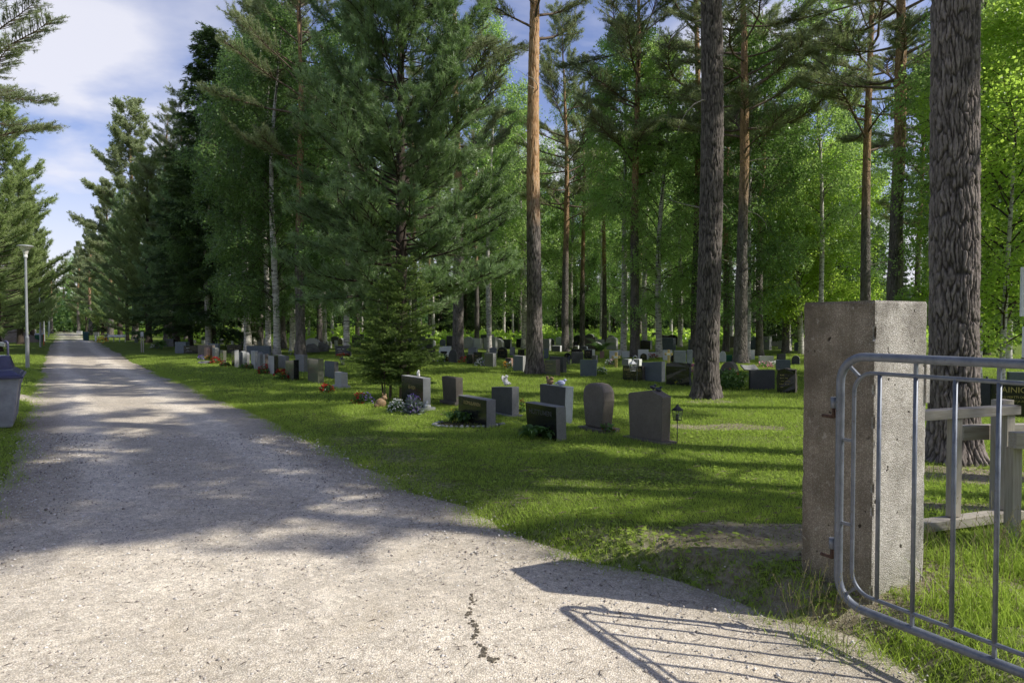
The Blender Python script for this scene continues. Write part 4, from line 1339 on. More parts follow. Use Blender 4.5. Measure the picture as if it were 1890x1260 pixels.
# ------------------------------------------------------------------ young spruce bush in front of the stone pine
def young_spruce():
    rng = np.random.default_rng(5)
    x, y, z = G(722, 735)
    root = thing('young_spruce_tree', 'bushy young spruce growing among the front headstones beneath the stone pine', 'tree', (x, y, z))
    lines = []; cen = []; dr = []; tn = []; stems = []
    for (sx, sy, H, ph) in ((-.05, 0, 2.45, 0), (-.38, .12, 1.75, 1), (.30, .05, 2.85, 2), (.55, -.1, 1.5, 3), (-.1, -.2, 1.3, 4)):
        zs = np.linspace(0, H, 9); pts = np.stack([sx * (.55 + .45 * zs / H) + .03 * np.sin(zs * 2 + ph), sy + .03 * np.cos(zs * 2 + ph), zs], 1)
        stems.append((pts, .032 * (1 - .85 * zs / H) * H / 2.6))
        nb = int(64 * H / 2.6)
        for i in range(nb):
            f = (i + rng.random()) / nb; h = .28 + (H - .3) * f
            L = (1.02 * (1 - f) ** .75 + .06) * (.35 + 1.0 * rng.random()) * (H / 2.7) * (.62 if h < .5 else 1)
            a0 = np.array([np.interp(h, zs, pts[:, 0]), np.interp(h, zs, pts[:, 1]), h])
            bp = branch_curve(a0, i * 2.4 + rng.normal() * .4, .1 + .5 * f + rng.normal() * .1, -.05 + .7 * f + rng.normal() * .1, L, rng, 6, .06)
            lines.append((bp, .008 * (1 - np.linspace(0, .8, 6))))
            nt_ = int(5 + 13 * L)
            for j in range(nt_):
                g = .12 + .88 * (j + rng.random()) / nt_
                q = g * 5; i0 = min(int(q), 4); p0 = bp[i0] * (1 - q + i0) + bp[i0 + 1] * (q - i0)
                bd = nrm(bp[i0 + 1] - bp[i0]); hor = nrm(np.array([-bd[1], bd[0], 0.0])) * (1 if j % 2 else -1)
                td = nrm(bd * .9 + hor * .9 + np.array([0, 0, -.12 + rng.normal() * .12]))
                tl = (.12 + .22 * (1 - g)) * (.6 + .8 * rng.random())
                for s_ in np.linspace(.1, 1, 5):
                    cen.append(p0 + td * tl * s_); dr.append(td); tn.append(.25 * g + (.75 if s_ > .9 and g > .35 else 0) + .1 * (f > .7))
            for s_ in range(4):
                cen.append(bp[-1] + nrm(bp[-1] - bp[-2]) * (.03 * s_ - .05)); dr.append(nrm(bp[-1] - bp[-2])); tn.append(.95)
    V, F_ = tube_arrays(stems, 8); link('trunk', np_mesh('trunk', V, F_, smooth=True), M['branch_bark'], root)
    V, F_ = tube_arrays(lines, 4); link('branches', np_mesh('branches', V, F_, smooth=True), M['dark_bark'], root)
    link('crown', tufts_mesh('crown', np.array(cen), np.array(dr), rng, 12, .042, .0095, .6, .04, np.array(tn)), M['bush_needles'], root)


young_spruce()


# ------------------------------------------------------------------ undergrowth band behind the graves, and the far wood (uncountable masses)
def undergrowth():
    rng = np.random.default_rng(77)
    cs = []; tn = []
    for i in range(620):
        Yd = rng.uniform(50, 110)
        px = rng.uniform(215, 1890)
        if px < 300: Yd = rng.uniform(88, 130)
        x = tp(px, Yd)
        h = rng.uniform(.4, 1.5) * (1.1 if Yd > 75 else .8); r = rng.uniform(.6, 1.6)
        n = 120
        d = nrm(rng.normal(size=(n, 3))) * (rng.random((n, 1)) ** .45)
        p = np.stack([x + d[:, 0] * r, Yd + d[:, 1] * r, np.abs(d[:, 2]) * h + .1], 1)
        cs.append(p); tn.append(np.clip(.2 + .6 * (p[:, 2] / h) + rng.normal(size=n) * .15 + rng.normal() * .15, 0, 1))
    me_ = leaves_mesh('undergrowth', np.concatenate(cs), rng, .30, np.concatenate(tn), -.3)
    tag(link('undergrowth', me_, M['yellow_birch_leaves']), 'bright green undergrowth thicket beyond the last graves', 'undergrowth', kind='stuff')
    cs = []; tn = []
    for i in range(900):
        a_ = rng.uniform(-.78, .78); Yd = rng.uniform(120, 170)
        x = a_ * Yd * 1.05
        hh = rng.uniform(1, 8) if x > -60 else rng.uniform(1, 8)
        if -100 < x < -75: hh = rng.uniform(.5, 7)
        r = rng.uniform(2, 4); n = 150
        d = nrm(rng.normal(size=(n, 3))) * (rng.random((n, 1)) ** .4)
        p = np.stack([x + d[:, 0] * r, Yd + d[:, 1] * r, hh + d[:, 2] * r * .9], 1)
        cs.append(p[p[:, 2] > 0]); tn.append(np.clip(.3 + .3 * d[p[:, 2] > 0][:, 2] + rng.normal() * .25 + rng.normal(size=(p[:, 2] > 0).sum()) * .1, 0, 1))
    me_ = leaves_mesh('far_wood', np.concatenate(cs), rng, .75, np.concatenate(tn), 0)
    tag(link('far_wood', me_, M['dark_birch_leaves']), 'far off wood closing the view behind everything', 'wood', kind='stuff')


undergrowth()

# ------------------------------------------------------------------ headstones
rdir = Vector((-.555, .832, 0))


def tdirs(t):
    """t degrees: long axis of the stone turned from the picture plane; u runs along the long axis away/left, n = end-face side"""
    a = R(t)
    u = Vector((-math.cos(a), math.sin(a), 0))      # from the near corner along the broad face, to the left
    n = Vector((math.sin(a), math.cos(a), 0))       # from the near corner along the end face, to the right/back
    return u, n


def profile(shape, w, h, rng):
    """outline in (s,z), s in 0..w running from the near corner to the far end"""
    if shape == 'box': P = [(0, 0), (w, 0), (w, h), (0, h)]
    elif shape == 'slant': P = [(0, 0), (w, 0), (w, h * .90), (0, h)]
    elif shape == 'taper': P = [(0, 0), (w, 0), (w * 1.02, h), (-w * .06, h)]
    elif shape == 'gable': P = [(.02 * w, 0), (w * .96, 0), (w, h * .86), (w * .96, h * .9), (w * .30, h), (0, h * .90), (-.02 * w, h * .88)]
    elif shape == 'egg':
        P = []
        for k in range(25):
            a = -PI / 2 + 2 * PI * k / 24
        P = [(w * .12, 0), (w * .88, 0), (w * .97, h * .35), (w * 1.02, h * .62), (w * 1.0, h * .82), (w * .90, h * .93), (w * .72, h * .985), (w * .5, h), (w * .28, h * .985), (w * .10, h * .93), (0, h * .82), (-w * .02, h * .62), (w * .03, h * .35)]
    elif shape == 'round':
        P = [(0, 0), (w, 0), (w, h * .80)] + [(w / 2 + w / 2 * math.cos(a), h * .80 + h * .20 * math.sin(a)) for a in [PI * k / 10 for k in range(1, 10)]] + [(0, h * .80)]
    elif shape == 'half':
        P = [(0, 0), (w, 0), (w, h * .55)] + [(w / 2 + w / 2 * math.cos(a), h * .55 + h * .45 * math.sin(a)) for a in [PI * k / 12 for k in range(1, 12)]] + [(0, h * .55)]
    elif shape == 'rough':
        P = [(0, 0), (w, 0)]
        n_ = 5
        P += [(w + rng.uniform(-.03, .02) * w, h * k / n_) for k in range(1, n_)]
        P += [(w * (1 - k / 7), h * (1 - .05 * abs(k - 3.5) / 3.5 + rng.uniform(-.025, .025))) for k in range(0, 8)]
        P += [(rng.uniform(-.02, .03) * w, h * (n_ - k) / n_) for k in range(1, n_)]
    else: P = [(0, 0), (w, 0), (w, h), (0, h)]
    return P


def stone(xl, xm, xr, yt, yb, mat, shape='box', t=56, label='', side=None, group=None, base=None, text=None, cat='gravestone', tm='gold', lean=0.0, w=None, d=None,
          bev=.008, lines=0, ymid=None, tsize=.3, cross=False, tz=.8, wall=None, yoff=0):
    rng = random.Random(int(xl * 7 + yt * 13))
    x0, y0, z0 = G(xm, yb)
    u, n = tdirs(t)

    def solve(px, dv):
        k = at_depth(px, yb, 1.0)[0]
        den = dv.x - k * dv.y
        if abs(den) < .08: return None
        return (k * y0 - x0) / den
    if w is None: w = solve(xl, u)
    if w is None or w < .15 or w > 2.2: w = .7 if (w is None or w > 1) else .3
    if d is None: d = solve(xr, n) if xr > xm + .4 else None
    if d is None or d < .06 or d > .34: d = .15 if (d is None or d < .34) else .26
    h = at_depth(xm, yt, y0)[2] - z0
    name = 'gravestone' if cat == 'gravestone' else cat.replace(' ', '_')
    root = thing(name, label, cat, (x0, y0, z0), 0, group)
    bh = base or 0
    if wall == 'u':
        pass
    P = profile(shape, w, h - bh, rng)
    emb = .06
    P = [(s, z - (emb if z == 0 and not bh else 0)) for s, z in P]
    vs = []
    rough = shape in ('rough',)
    for k_, dd in enumerate((0.0, d)):
        for (s, z) in P:
            j = .008 if rough and z > 0 else 0
            p = u * s + n * dd + Vector((0, 0, z + bh)) + Vector((rng.uniform(-j, j), rng.uniform(-j, j), rng.uniform(-j, j) * .5))
            # lean: top shifted along the end-face direction
            p += n * (lean * max(z, 0))
            vs.append(p)
    m = len(P)
    fs = [tuple(range(m)), tuple(reversed(range(m, 2 * m)))]
    for i in range(m):
        j = (i + 1) % m
        fs.append((j, i, i + m, j + m))
    mb = MB(); mb.add(vs, fs)
    me = mb.mesh('slab', bev)
    bm = bmesh.new(); bm.from_mesh(me); bmesh.ops.recalc_face_normals(bm, faces=bm.faces); bm.to_mesh(me); bm.free()
    o = link('slab', me, M[mat], root)
    if side:                      # hewn end faces and back take another surface
        me.materials.append(M[side])
        for p in me.polygons:
            if p.normal.dot(u.cross(Vector((0, 0, 1)))) < .6 and p.normal.dot(-n) < .6: p.material_index = 1
    if base:
        mb = MB(); c_ = u * (w / 2) + n * (d / 2) + Vector((0, 0, bh / 2 - .04))
        mb.box(c_, (w * 1.18, d * 1.7, bh + .08), math.atan2(u.y, u.x))
        mb.build('base', M[side or mat], root, bevel=.006)
    if text or lines or cross:
        ins = Vector(-n)
        # basis: text runs left to right as seen from the front of the face
        ex = -u; ez = Vector((0, 0, 1)); ez = (ez + n * lean).normalized(); ey = ez.cross(ex)
        Mx = Matrix((ex, ez, -ey)).transposed().to_4x4()
        if text:
            for li, (tx, sz, zf, col) in enumerate(text):
                tmh = text_mesh(tx, sz, .0015)
                c_ = u * (w / 2) + ez * ((h - bh) * zf + bh) - n * .0025
                tmh.transform(Matrix.Translation(c_) @ Mx)
                link('inscription', tmh, M[col], root)
        if lines:
            mb = MB()
            for li in range(lines):
                z = (h - bh) * (.80 - .62 * (li + .5) / lines) + bh; n_w = rng.randint(1, 3)
                s0 = w * rng.uniform(.14, .25)
                for _w in range(n_w):
                    wl = w * rng.uniform(.14, .28)
                    if s0 + wl > w * .88: break
                    c_ = u * (w - s0 - wl / 2) + ez * z - n * .0015
                    k_ = max(3, int(wl / (h * .045)))
                    for q in range(k_):
                        cc = c_ + u * (wl / 2 - wl * (q + .5) / k_)
                        hh = h * (.045 if li == 0 else .026) * rng.uniform(.8, 1.1)
                        mb.box(cc, (wl / k_ * .55, .003, hh), math.atan2(u.y, u.x))
                    s0 += wl + w * .07
            mb.build('inscription', M[tm], root)
        if cross:
            mb = MB()
            zc_ = (h - bh) * .5 + bh; c_ = u * (w * .88) + ez * zc_ - n * .002
            a_ = math.atan2(u.y, u.x)
            mb.box(c_, (.010, .004, h * .55), a_); mb.box(c_ + ez * (h * .12), (.07, .0046, .010), a_)
            mb.build('cross_mark', M[tm], root)
    root['top'] = [float(x) for x in (Vector((x0, y0, z0)) + u * (w / 2) + n * (d / 2) + Vector((0, 0, h)))]
    return root


ST = stone
GW = 'grey_letter'
# front rank by the stone pine, nearest the camera
s_swan = ST(741, 781, 795, 698, 757, 'black_granite', 'box', label='black polished headstone with pale end face and gold letters right of the young spruce', side='light_granite', base=.05,
            text=[('IEHNEN', .085, .62, 'gold')])
ST(818, 842, 855, 697, 749, 'brown_granite', 'taper', label='leaning brown granite headstone on a dark plinth behind the hosta bed', base=.07, lean=-.06)
ST(846, 898, 915, 738, 790, 'black_granite', 'box', label='low black headstone with gold name letters behind the hosta bed edged with stones', side='grey_granite',
   text=[('KOMULAINEN', .078, .78, 'gold')])
s_angel = ST(907, 945, 958, 714, 769, 'dark_granite', 'slant', label='dark grey headstone with a white angel figure on top', side='grey_granite', base=.025)
ST(975, 1028, 1046, 750, 815, 'black_granite', 'taper', label='low black headstone with sloping end and faint grey name behind the fern', side='grey_granite', lean=-.10,
   text=[('HUTTUNEN', .095, .76, 'grey_letter')])
s_squir = ST(997, 1041, 1056, 714, 783, 'dark_granite', 'taper', label='dark blue grey headstone with two small animal figures on top', side='blue_granite')
ST(1076, 1114, 1134, 709, 799, 'brown_granite', 'egg', label='egg shaped brown granite headstone standing on a low plinth', base=.05, bev=.03)
s_bird = ST(1160, 1222, 1238, 722, 820, 'brown_granite', 'gable', label='tall brown headstone with pointed slanting top and two birds perched on it', base=.03, lean=-.02)
# second row
ST(933, 943, 947, 661, 677, 'dark_granite', 'box', label='small dark block headstone with reddish end left of the orange topped pine', side='red_granite')
ST(947, 965, 971, 657, 686, 'blue_granite', 'box', label='plain blue grey headstone touching the foot of the orange topped pine', side='light_granite')
ST(1005, 1026, 1034, 663, 693, 'mirror_granite', 'slant', label='polished headstone with lichen brown end right of the orange topped pine', side='brown_granite', lines=3, cross=True)
ST(1014, 1039, 1046, 659, 688, 'dark_granite', 'box', label='plain dark headstone right behind the polished stone by the orange topped pine')
s_vase = ST(1071, 1100, 1102, 664, 694, 'blue_granite', 'taper', t=12, label='wide navy headstone seen from behind with a small blue vase at its foot', d=.14)
ST(1149, 1186, 1193, 676, 703, 'black_granite', 'box', t=40, label='black headstone with large gold name behind the white hook lantern', side='brown_granite', text=[('KAPKOKKO', .10, .74, 'gold')], lines=4)
ST(1184, 1221, 1228, 667, 705, 'blue_granite', 'slant', label='plain blue grey headstone with bright end face left of the rough black one', side='light_granite', t=50)
ST(1229, 1273, 1277, 669, 713, 'black_granite', 'rough', t=45, label='black headstone with rough hewn top and faint engraving left of the dark trunk', side='dark_granite', lines=3, tm='grey_letter')
ST(1329, 1357, 1364, 668, 712, 'brown_granite', 'half', t=45, label='round topped brown headstone behind the green bush right of the dark trunk', side='brown_granite', lines=2, tm='grey_letter')
ST(1385, 1430, 1431, 683, 719, 'dark_granite', 'box', t=4, label='plain dark grey block headstone left of the rough edged black one', d=.16)
ST(1433, 1468, 1477, 681, 726, 'black_granite', 'rough', t=30, label='black headstone with rough brown edge and gold text left of the concrete pillar', side='brown_granite', lines=5)
ST(1832, 1912, 1920, 703, 772, 'black_granite', 'box', t=18, label='wide black headstone with gold name and cross seen through the gate bars', text=[('AINIO', .135, .74, 'gold'), ('OLLI PERTTI OLAVI', .052, .55, 'gold'), ('TYTTÄRET JA ÄITI', .042, .44, 'gold')], cross=True, d=.15)
ST(1814, 1832, 1835, 700, 762, 'dark_granite', 'box', t=18, label='dark headstone just right of the massive trunk seen between gate bars', d=.15, w=.42)
ST(1862, 1898, 1902, 687, 716, 'blue_granite', 'box', t=15, label='navy headstone behind the wide gold lettered one at the right edge', d=.15)
# left front row along the road
ST(568, 587, 598, 663, 708, 'mirror_granite', 'box', label='mirror polished headstone that reflects the lawn')
ST(599, 617, 625, 668, 699, 'blue_granite', 'box', label='plain dark blue headstone between the mirror polished one and the small pale one', side='dark_granite')
ST(618, 630, 642, 688, 716, 'light_granite', 'box', label='small pale headstone on a grey plinth left of the young spruce', base=.05, side='light_granite')
ST(545, 561, 568, 656, 687, 'grey_granite', 'box', label='rough grey headstone right behind the black ended slab')
ST(527, 542, 552, 664, 702, 'mirror_granite', 'slant', label='polished greenish headstone with black end left of the mirror like one', side='black_granite')
ST(513, 527, 534, 657, 681, 'grey_granite', 'box', label='grey headstone with light top right of the black ended slab')
ST(495, 506, 514, 657, 692, 'light_granite', 'box', label='light fronted headstone with black end by the speckled birch', side='black_granite')
ST(485, 489, 496, 653, 682, 'light_granite', 'round', label='narrow pale brown headstone with rounded top left of the black ended slab', side='brown_granite')
ST(475, 480, 486, 650, 685, 'grey_granite', 'rough', label='narrow grey rough headstone in the front row')
ST(463, 471, 477, 648, 681, 'light_granite', 'box', label='pale grey headstone in the front row with dark flowers')
ST(451, 456, 461, 650, 675, 'grey_granite', 'round', label='round shouldered grey headstone with dark lower side')
ST(441, 448, 451, 649, 677, 'light_granite', 'rough', label='mottled pale rough headstone in the front row')
ST(421, 433, 441, 646, 677, 'black_granite', 'slant', label='black headstone with bright cream end in the front row', side='light_granite', w=.5)
ST(406, 412, 418, 647, 671, 'mirror_granite', 'box', label='greenish polished narrow headstone with grey end')
ST(392, 397, 404, 642, 666, 'grey_granite', 'box', label='speckled grey headstone with a sunlit end')
ST(377, 382, 388, 641, 660, 'red_granite', 'round', label='reddish narrow headstone with rounded shoulders')
ST(365, 392, 404, 637, 659, 'brown_granite', 'box', t=25, label='long brownish grave wall in the left row', d=.16)
ST(384, 402, 404, 634, 655, 'blue_granite', 'box', t=20, label='navy headstone rising behind the long brownish wall', d=.16)
ST(339, 364, 366, 638, 652, 'black_granite', 'box', t=5, label='black lettered headstone left of the long brownish wall', lines=3, tm='white_paint', d=.15)
ST(323, 343, 350, 631, 652, 'blue_granite', 'box', t=20, label='navy headstone at the left end of the row')
ST(303, 320, 324, 625, 640, 'dark_granite', 'rough', t=30, label='dark rough headstone beside the thick dark pine')
ST(419, 446, 448, 636, 651, 'black_granite', 'box', t=5, label='wide black headstone standing behind the cream ended one', lines=1, d=.15)
ST(455, 498, 500, 638, 656, 'blue_granite', 'box', t=10, label='very wide navy headstone behind the left front row', d=.15)
ST(619, 646, 648, 638, 657, 'dark_granite', 'box', t=5, label='dark grey headstone with white lettering and red flowers left of the young spruce', lines=3, tm='white_paint', d=.15)
# middle distance
MID = [
    (786, 802, 804, 643, 669, 'black_granite', 'slant', 10, 'dark green black headstone at the edge of the young spruce', None),
    (828, 843, 846, 645, 669, 'dark_granite', 'half', 10, 'dark rounded headstone with a white figure in front of the thick grey pine', None),
    (861, 872, 877, 654, 671, 'black_granite', 'box', 35, 'dark block headstone right of the thick grey pine', 'brown_granite'),
    (874, 888, 891, 650, 672, 'black_granite', 'taper', 5, 'black flared headstone right of the thick grey pine', None),
    (894, 910, 916, 652, 677, 'mirror_granite', 'box', 35, 'greenish polished headstone above purple and white flowers', 'grey_granite'),
    (864, 879, 882, 641, 654, 'grey_granite', 'slant', 20, 'grey sloping headstone behind the black flared one', 'light_granite'),
    (903, 916, 918, 641, 652, 'grey_granite', 'round', 20, 'light grey round headstone right of the white birch', 'light_granite'),
    (918, 936, 938, 640, 661, 'black_granite', 'half', 5, 'black rounded headstone with gold lines left of the pale rough one', None),
    (941, 949, 951, 640, 656, 'grey_granite', 'rough', 20, 'pale rough standing headstone with a sharp tip', None),
    (956, 968, 970, 645, 657, 'black_granite', 'box', 5, 'small black headstone against the left of the orange topped pine', None),
    (1004, 1012, 1014, 643, 662, 'blue_granite', 'box', 10, 'navy headstone against the right of the orange topped pine', None),
    (1041, 1054, 1056, 651, 667, 'black_granite', 'half', 5, 'small black round headstone with a gold ornament', None),
    (1055, 1076, 1079, 650, 671, 'dark_granite', 'box', 8, 'dark headstone with gold lettering behind the wide navy one', 'grey_granite'),
    (1054, 1072, 1080, 644, 664, 'black_granite', 'box', 20, 'black headstone peeking above the gold lettered dark one', None),
    (1078, 1093, 1107, 645, 663, 'black_granite', 'box', 35, 'black headstone with bright white end carrying a tiny lantern', 'white_stone'),
    (1092, 1100, 1104, 656, 670, 'mirror_granite', 'box', 30, 'greenish headstone right of the wide navy one', 'grey_granite'),
    (1107, 1115, 1117, 648, 661, 'red_granite', 'box', 10, 'pinkish beige headstone left of the white one', None),
    (1125, 1141, 1143, 647, 662, 'white_stone', 'box', 5, 'bright white headstone behind the wooden cross', None),
    (1139, 1145, 1147, 645, 657, 'white_stone', 'slant', 20, 'slanted white headstone peeking out behind the bright white one', None),
    (1155, 1160, 1162, 648, 661, 'white_stone', 'box', 20, 'narrow whitish headstone right of the dark mottled birch', None),
    (1148, 1160, 1166, 663, 675, 'grey_granite', 'box', 35, 'grey headstone with white end above the large gold name stone', 'white_stone'),
    (1167, 1180, 1185, 663, 676, 'grey_granite', 'box', 35, 'second grey headstone with white end right behind the hook lantern', 'white_stone'),
    (1178, 1197, 1199, 645, 664, 'white_stone', 'box', 5, 'largest white headstone behind the dark rounded one', None),
    (1182, 1194, 1196, 652, 665, 'black_granite', 'half', 5, 'dark rounded headstone in front of the largest white one', None),
    (1196, 1210, 1211, 650, 661, 'white_stone', 'box', 5, 'low cream headstone with red flowers at its foot', None),
    (1224, 1241, 1243, 646, 665, 'white_stone', 'box', 5, 'white headstone behind the dark wooden cross', None),
    (1238, 1260, 1262, 652, 670, 'black_granite', 'half', 5, 'black arched headstone with gold ornament above the rough black one', None),
    (1244, 1266, 1269, 647, 671, 'blue_granite', 'box', 5, 'navy headstone behind the black arched one', None),
    (1268, 1278, 1280, 646, 673, 'blue_granite', 'box', 5, 'tall navy headstone partly behind the dark trunk', None),
    (1328, 1340, 1343, 648, 668, 'white_stone', 'half', 15, 'white headstone with curved top and small dark figure right of the dark trunk', None),
    (1383, 1393, 1394, 646, 664, 'white_stone', 'box', 5, 'upright white headstone right of the dark pine', None),
    (1402, 1427, 1429, 657, 673, 'light_granite', 'taper', 5, 'cream flared headstone with pink flowers in front', None),
    (1435, 1450, 1451, 652, 665, 'dark_granite', 'slant', 5, 'dark stepped headstone behind the navy one near the pillar', None),
    (1433, 1459, 1462, 664, 684, 'blue_granite', 'box', 10, 'navy headstone with a white wire ornament above the gold text one', None),
    (1461, 1476, 1481, 656, 672, 'dark_granite', 'half', 25, 'dark curved headstone just left of the concrete pillar', 'light_granite'),
    (1345, 1352, 1353, 655, 668, 'green_plastic', 'box', 5, 'greenish dark headstone right of the white curved one', None),
    (810, 832, 835, 639, 659, 'white_stone', 'box', 8, 'white headstone with a recessed dark panel behind the young spruce', None),
    (813, 824, 826, 648, 661, 'black_granite', 'box', 8, 'small black headstone in front of the white one by the young spruce', None),
    (1018, 1034, 1037, 638, 649, 'dark_granite', 'box', 20, 'dark far headstone with white end left of the grey pine trunk', 'white_stone'),
    (1060, 1067, 1069, 638, 645, 'mirror_granite', 'box', 20, 'greenish far headstone right of the slim white birch', 'white_stone'),
    (1070, 1083, 1086, 639, 646, 'dark_granite', 'round', 20, 'dark far headstone left of the white ended one', 'blue_granite'),
]
for q in MID:
    ST(q[0], q[1], q[2], q[3], q[4], q[5], q[6], q[7], label=q[8], side=q[9], lines=(3 if q[5] == 'black_granite' and q[1] - q[0] > 11 else 0), bev=.01, d=(.14 if q[7] < 16 else None))
# small far stones, left rows
LF = [(405, 413, 625, 635), (427, 432, 628, 637), (444, 450, 622, 636), (462, 468, 624, 637), (476, 483, 627, 638), (486, 495, 625, 639), (515, 522, 629, 641), (524, 530, 627, 640), (533, 541, 622, 636),
      (578, 583, 627, 637), (588, 598, 628, 640), (601, 607, 630, 646), (608, 613, 630, 642), (617, 624, 628, 643), (624, 635, 624, 636), (637, 643, 629, 637), (352, 362, 627, 634), (372, 380, 628, 635),
      (395, 402, 627, 636), (330, 340, 624, 631), (548, 556, 623, 636)]
for i, (a_, b_, t_, y_) in enumerate(LF):
    ST(a_, b_ - 3, b_, t_, y_, ['light_granite', 'white_stone', 'brown_granite', 'grey_granite'][i % 4], ['round', 'box', 'half', 'rough'][i % 4], 50, label='small sunlit pale gravestone in the back of the left rows', side='light_granite', group='small pale gravestones of the left back rows')
rs = random.Random(3)
used = []
for i in range(120):
    px = rs.uniform(300, 1480) if i < 95 else rs.uniform(760, 1480); yb_ = rs.uniform(628, 648)
    if px < 560: yb_ = rs.uniform(621, 634)
    if any(abs(px - a_) < 8 and abs(yb_ - b_) < 4 for a_, b_ in used): continue
    used.append((px, yb_))
    hh = (yb_ - 597) * rs.uniform(.28, .5); ww = hh * rs.uniform(.6, 1.3)
    dark = rs.random() < .62
    ST(px - ww * .7, px + ww * .3, px + ww * .5, yb_ - hh, yb_, rs.choice(['black_granite', 'dark_granite', 'blue_granite']) if dark else rs.choice(['light_granite', 'grey_granite', 'light_granite', 'white_stone', 'brown_granite']), rs.choice(['box', 'round', 'slant', 'half', 'box', 'rough']), rs.choice([10, 56, 50]),
       label='small dark gravestone far among the tree trunks' if dark else 'small light gravestone far among the tree trunks', group='dark far gravestones' if dark else 'light far gravestones', side=None if rs.random() < .5 else 'light_granite')

# open book slab
x, y, z = G(1383, 684)
o = thing('book_slab', 'small tilted book shaped grave plaque on the grass by the dark pine', 'grave plaque', (x, y, z), .2)
mb = MB(); mb.box((-.13, 0, .1), (.27, .3, .05), 0, 1, (.5, .12)); mb.build('left_page', M['grey_granite'], o, bevel=.008)
mb = MB(); mb.box((.13, 0, .1), (.27, .3, .05), 0, 1, (.5, -.12)); mb.build('right_page', M['grey_granite'], o, bevel=.008)


# boulders used as grave markers
def boulder(px, py, w_, h_, label, seed):
    x, y, z = G(px, py)
    bm = bmesh.new(); bmesh.ops.create_icosphere(bm, subdivisions=4, radius=1)
    for v in bm.verts:
        n_ = mnoise.fractal(v.co * 1.3 + Vector((seed, 0, 0)), 1, 2, 5)
        c = v.co * (1 + .28 * n_)
        v.co = Vector((c.x * w_ / 2, c.y * w_ * .35, max(c.z, -.3) * h_ * .62 + h_ * .3))
    me = bpy.data.meshes.new('field_boulder'); bm.to_mesh(me); bm.free()
    me.polygons.foreach_set('use_smooth', [True] * len(me.polygons))
    tag(link('field_boulder', me, M['rock'], loc=(x, y, z)), label, 'boulder')


boulder(575, 652, .85, .55, 'dark low boulder grave marker right of the straight dark pine', 3)
boulder(596, 651, .7, .62, 'upright mottled boulder grave marker left of the young spruce', 9)
boulder(380, 671, .6, .12, 'flat pale boulder lying in the grass before the left row', 14)


# wooden crosses
def wcross(px, py, yt, mat, label):
    x, y, z = G(px, py); h = at_depth(px, yt, y)[2] - z
    o = thing('wooden_cross', label, 'grave cross', (x, y, z), -.3)
    mb = MB(); mb.box((0, 0, h / 2 - .05), (.09, .045, h + .1)); mb.build('upright', M[mat], o, bevel=.006)
    mb = MB(); mb.box((0, -.035, h * .68), (h * .55, .035, .09)); mb.build('crossbar', M[mat], o, bevel=.006)
    mb = MB(); mb.box((0, -.056, h * .68), (.14, .006, .07)); mb.build('name_plate', M['white_paint'], o)


wcross(1137, 678, 650, 'yellow_wood', 'pale yellow wooden grave cross in front of the bright white headstone')
wcross(1234, 671, 645, 'yellow_wood', 'wooden grave cross with white plate in front of the white headstone')


# ------------------------------------------------------------------ lanterns
def lantern_geo(root, s=1.0, mat='dark_metal', z0=0.0):
    mb = MB()
    a = .075 * s; b = .055 * s; h = .2 * s
    for sx in (-1, 1):
        for sy in (-1, 1):
            mb.tube([(sx * b, sy * b, z0), (sx * a, sy * a, z0 + h)], .0055 * s, 6)
    mb.box((0, 0, z0), (b * 2.3, b * 2.3, .012 * s)); mb.box((0, 0, z0 + h), (a * 2.15, a * 2.15, .01 * s))
    mb.build('frame', M[mat], root)
    mb = MB(); mb.lathe([(.125 * s, h + z0 + .004), (.12 * s, h + z0 + .014 * s), (.07 * s, h + z0 + .055 * s), (.03 * s, h + z0 + .085 * s), (.022 * s, h + z0 + .10 * s), (.03 * s, h + z0 + .105 * s), (.012 * s, h + z0 + .125 * s), (.001, h + z0 + .13 * s)], 4 if s > .8 else 6, smooth=False)
    mb.build('roof', M[mat], root, rot=(0, 0, PI / 4))
    mb = MB()
    for k in range(4):
        an = k * PI / 2; c_, s__ = math.cos(an), math.sin(an)
        q = [(b * .93, -b * .9, z0 + .01), (b * .93, b * .9, z0 + .01), (a * .93, a * .9, z0 + h - .01), (a * .93, -a * .9, z0 + h - .01)]
        mb.add([(x * c_ - y * s__, x * s__ + y * c_, z) for x, y, z in q], [(0, 1, 2, 3)])
    mb.build('pane', M['glass'], root)
    mb = MB(); mb.lathe([(.001, z0 + .008), (.026 * s, z0 + .008), (.026 * s, z0 + .11 * s), (.02 * s, z0 + .115 * s), (.001, z0 + .115 * s)], 12); mb.build('candle', M['candle'], root)


x, y, z = G(1250, 818)
o = thing('stake_lantern', 'black lantern with white candle on a thin stake right of the pointed headstone', 'lantern', (x, y, z), .35)
zb = at_depth(1250, 775, y)[2] - z
mb = MB(); mb.tube([(0, 0, -.05), (0, 0, zb)], .006, 8); mb.build('stake', M['dark_metal'], o)
sc_ = (at_depth(1250, 745, y)[2] - z - zb) / .33
lantern_geo(o, sc_, 'dark_metal', zb)
x, y, z = G(1172, 704)
o = thing('hook_lantern', 'white lantern hanging from a curved shepherd hook before the large gold name stone', 'lantern', (x, y, z), .3)
zt = at_depth(1170, 656, y)[2] - z; zb = at_depth(1168, 684, y)[2] - z
mb = MB(); mb.tube([(.06, 0, -.05), (.06, 0, zt - .1), (.05, 0, zt - .03), (0, 0, zt), (-.05, 0, zt - .03), (-.06, 0, zt - .12)], .009, 8); mb.build('hook', M['galv'], o)
o2 = thing('lantern', 'white roofed candle lantern hung on the shepherd hook', 'lantern', (x - .06, y, z + zb), .3)
lantern_geo(o2, (zt - .12 - zb) / .33 * 1.05, 'white_paint', 0)
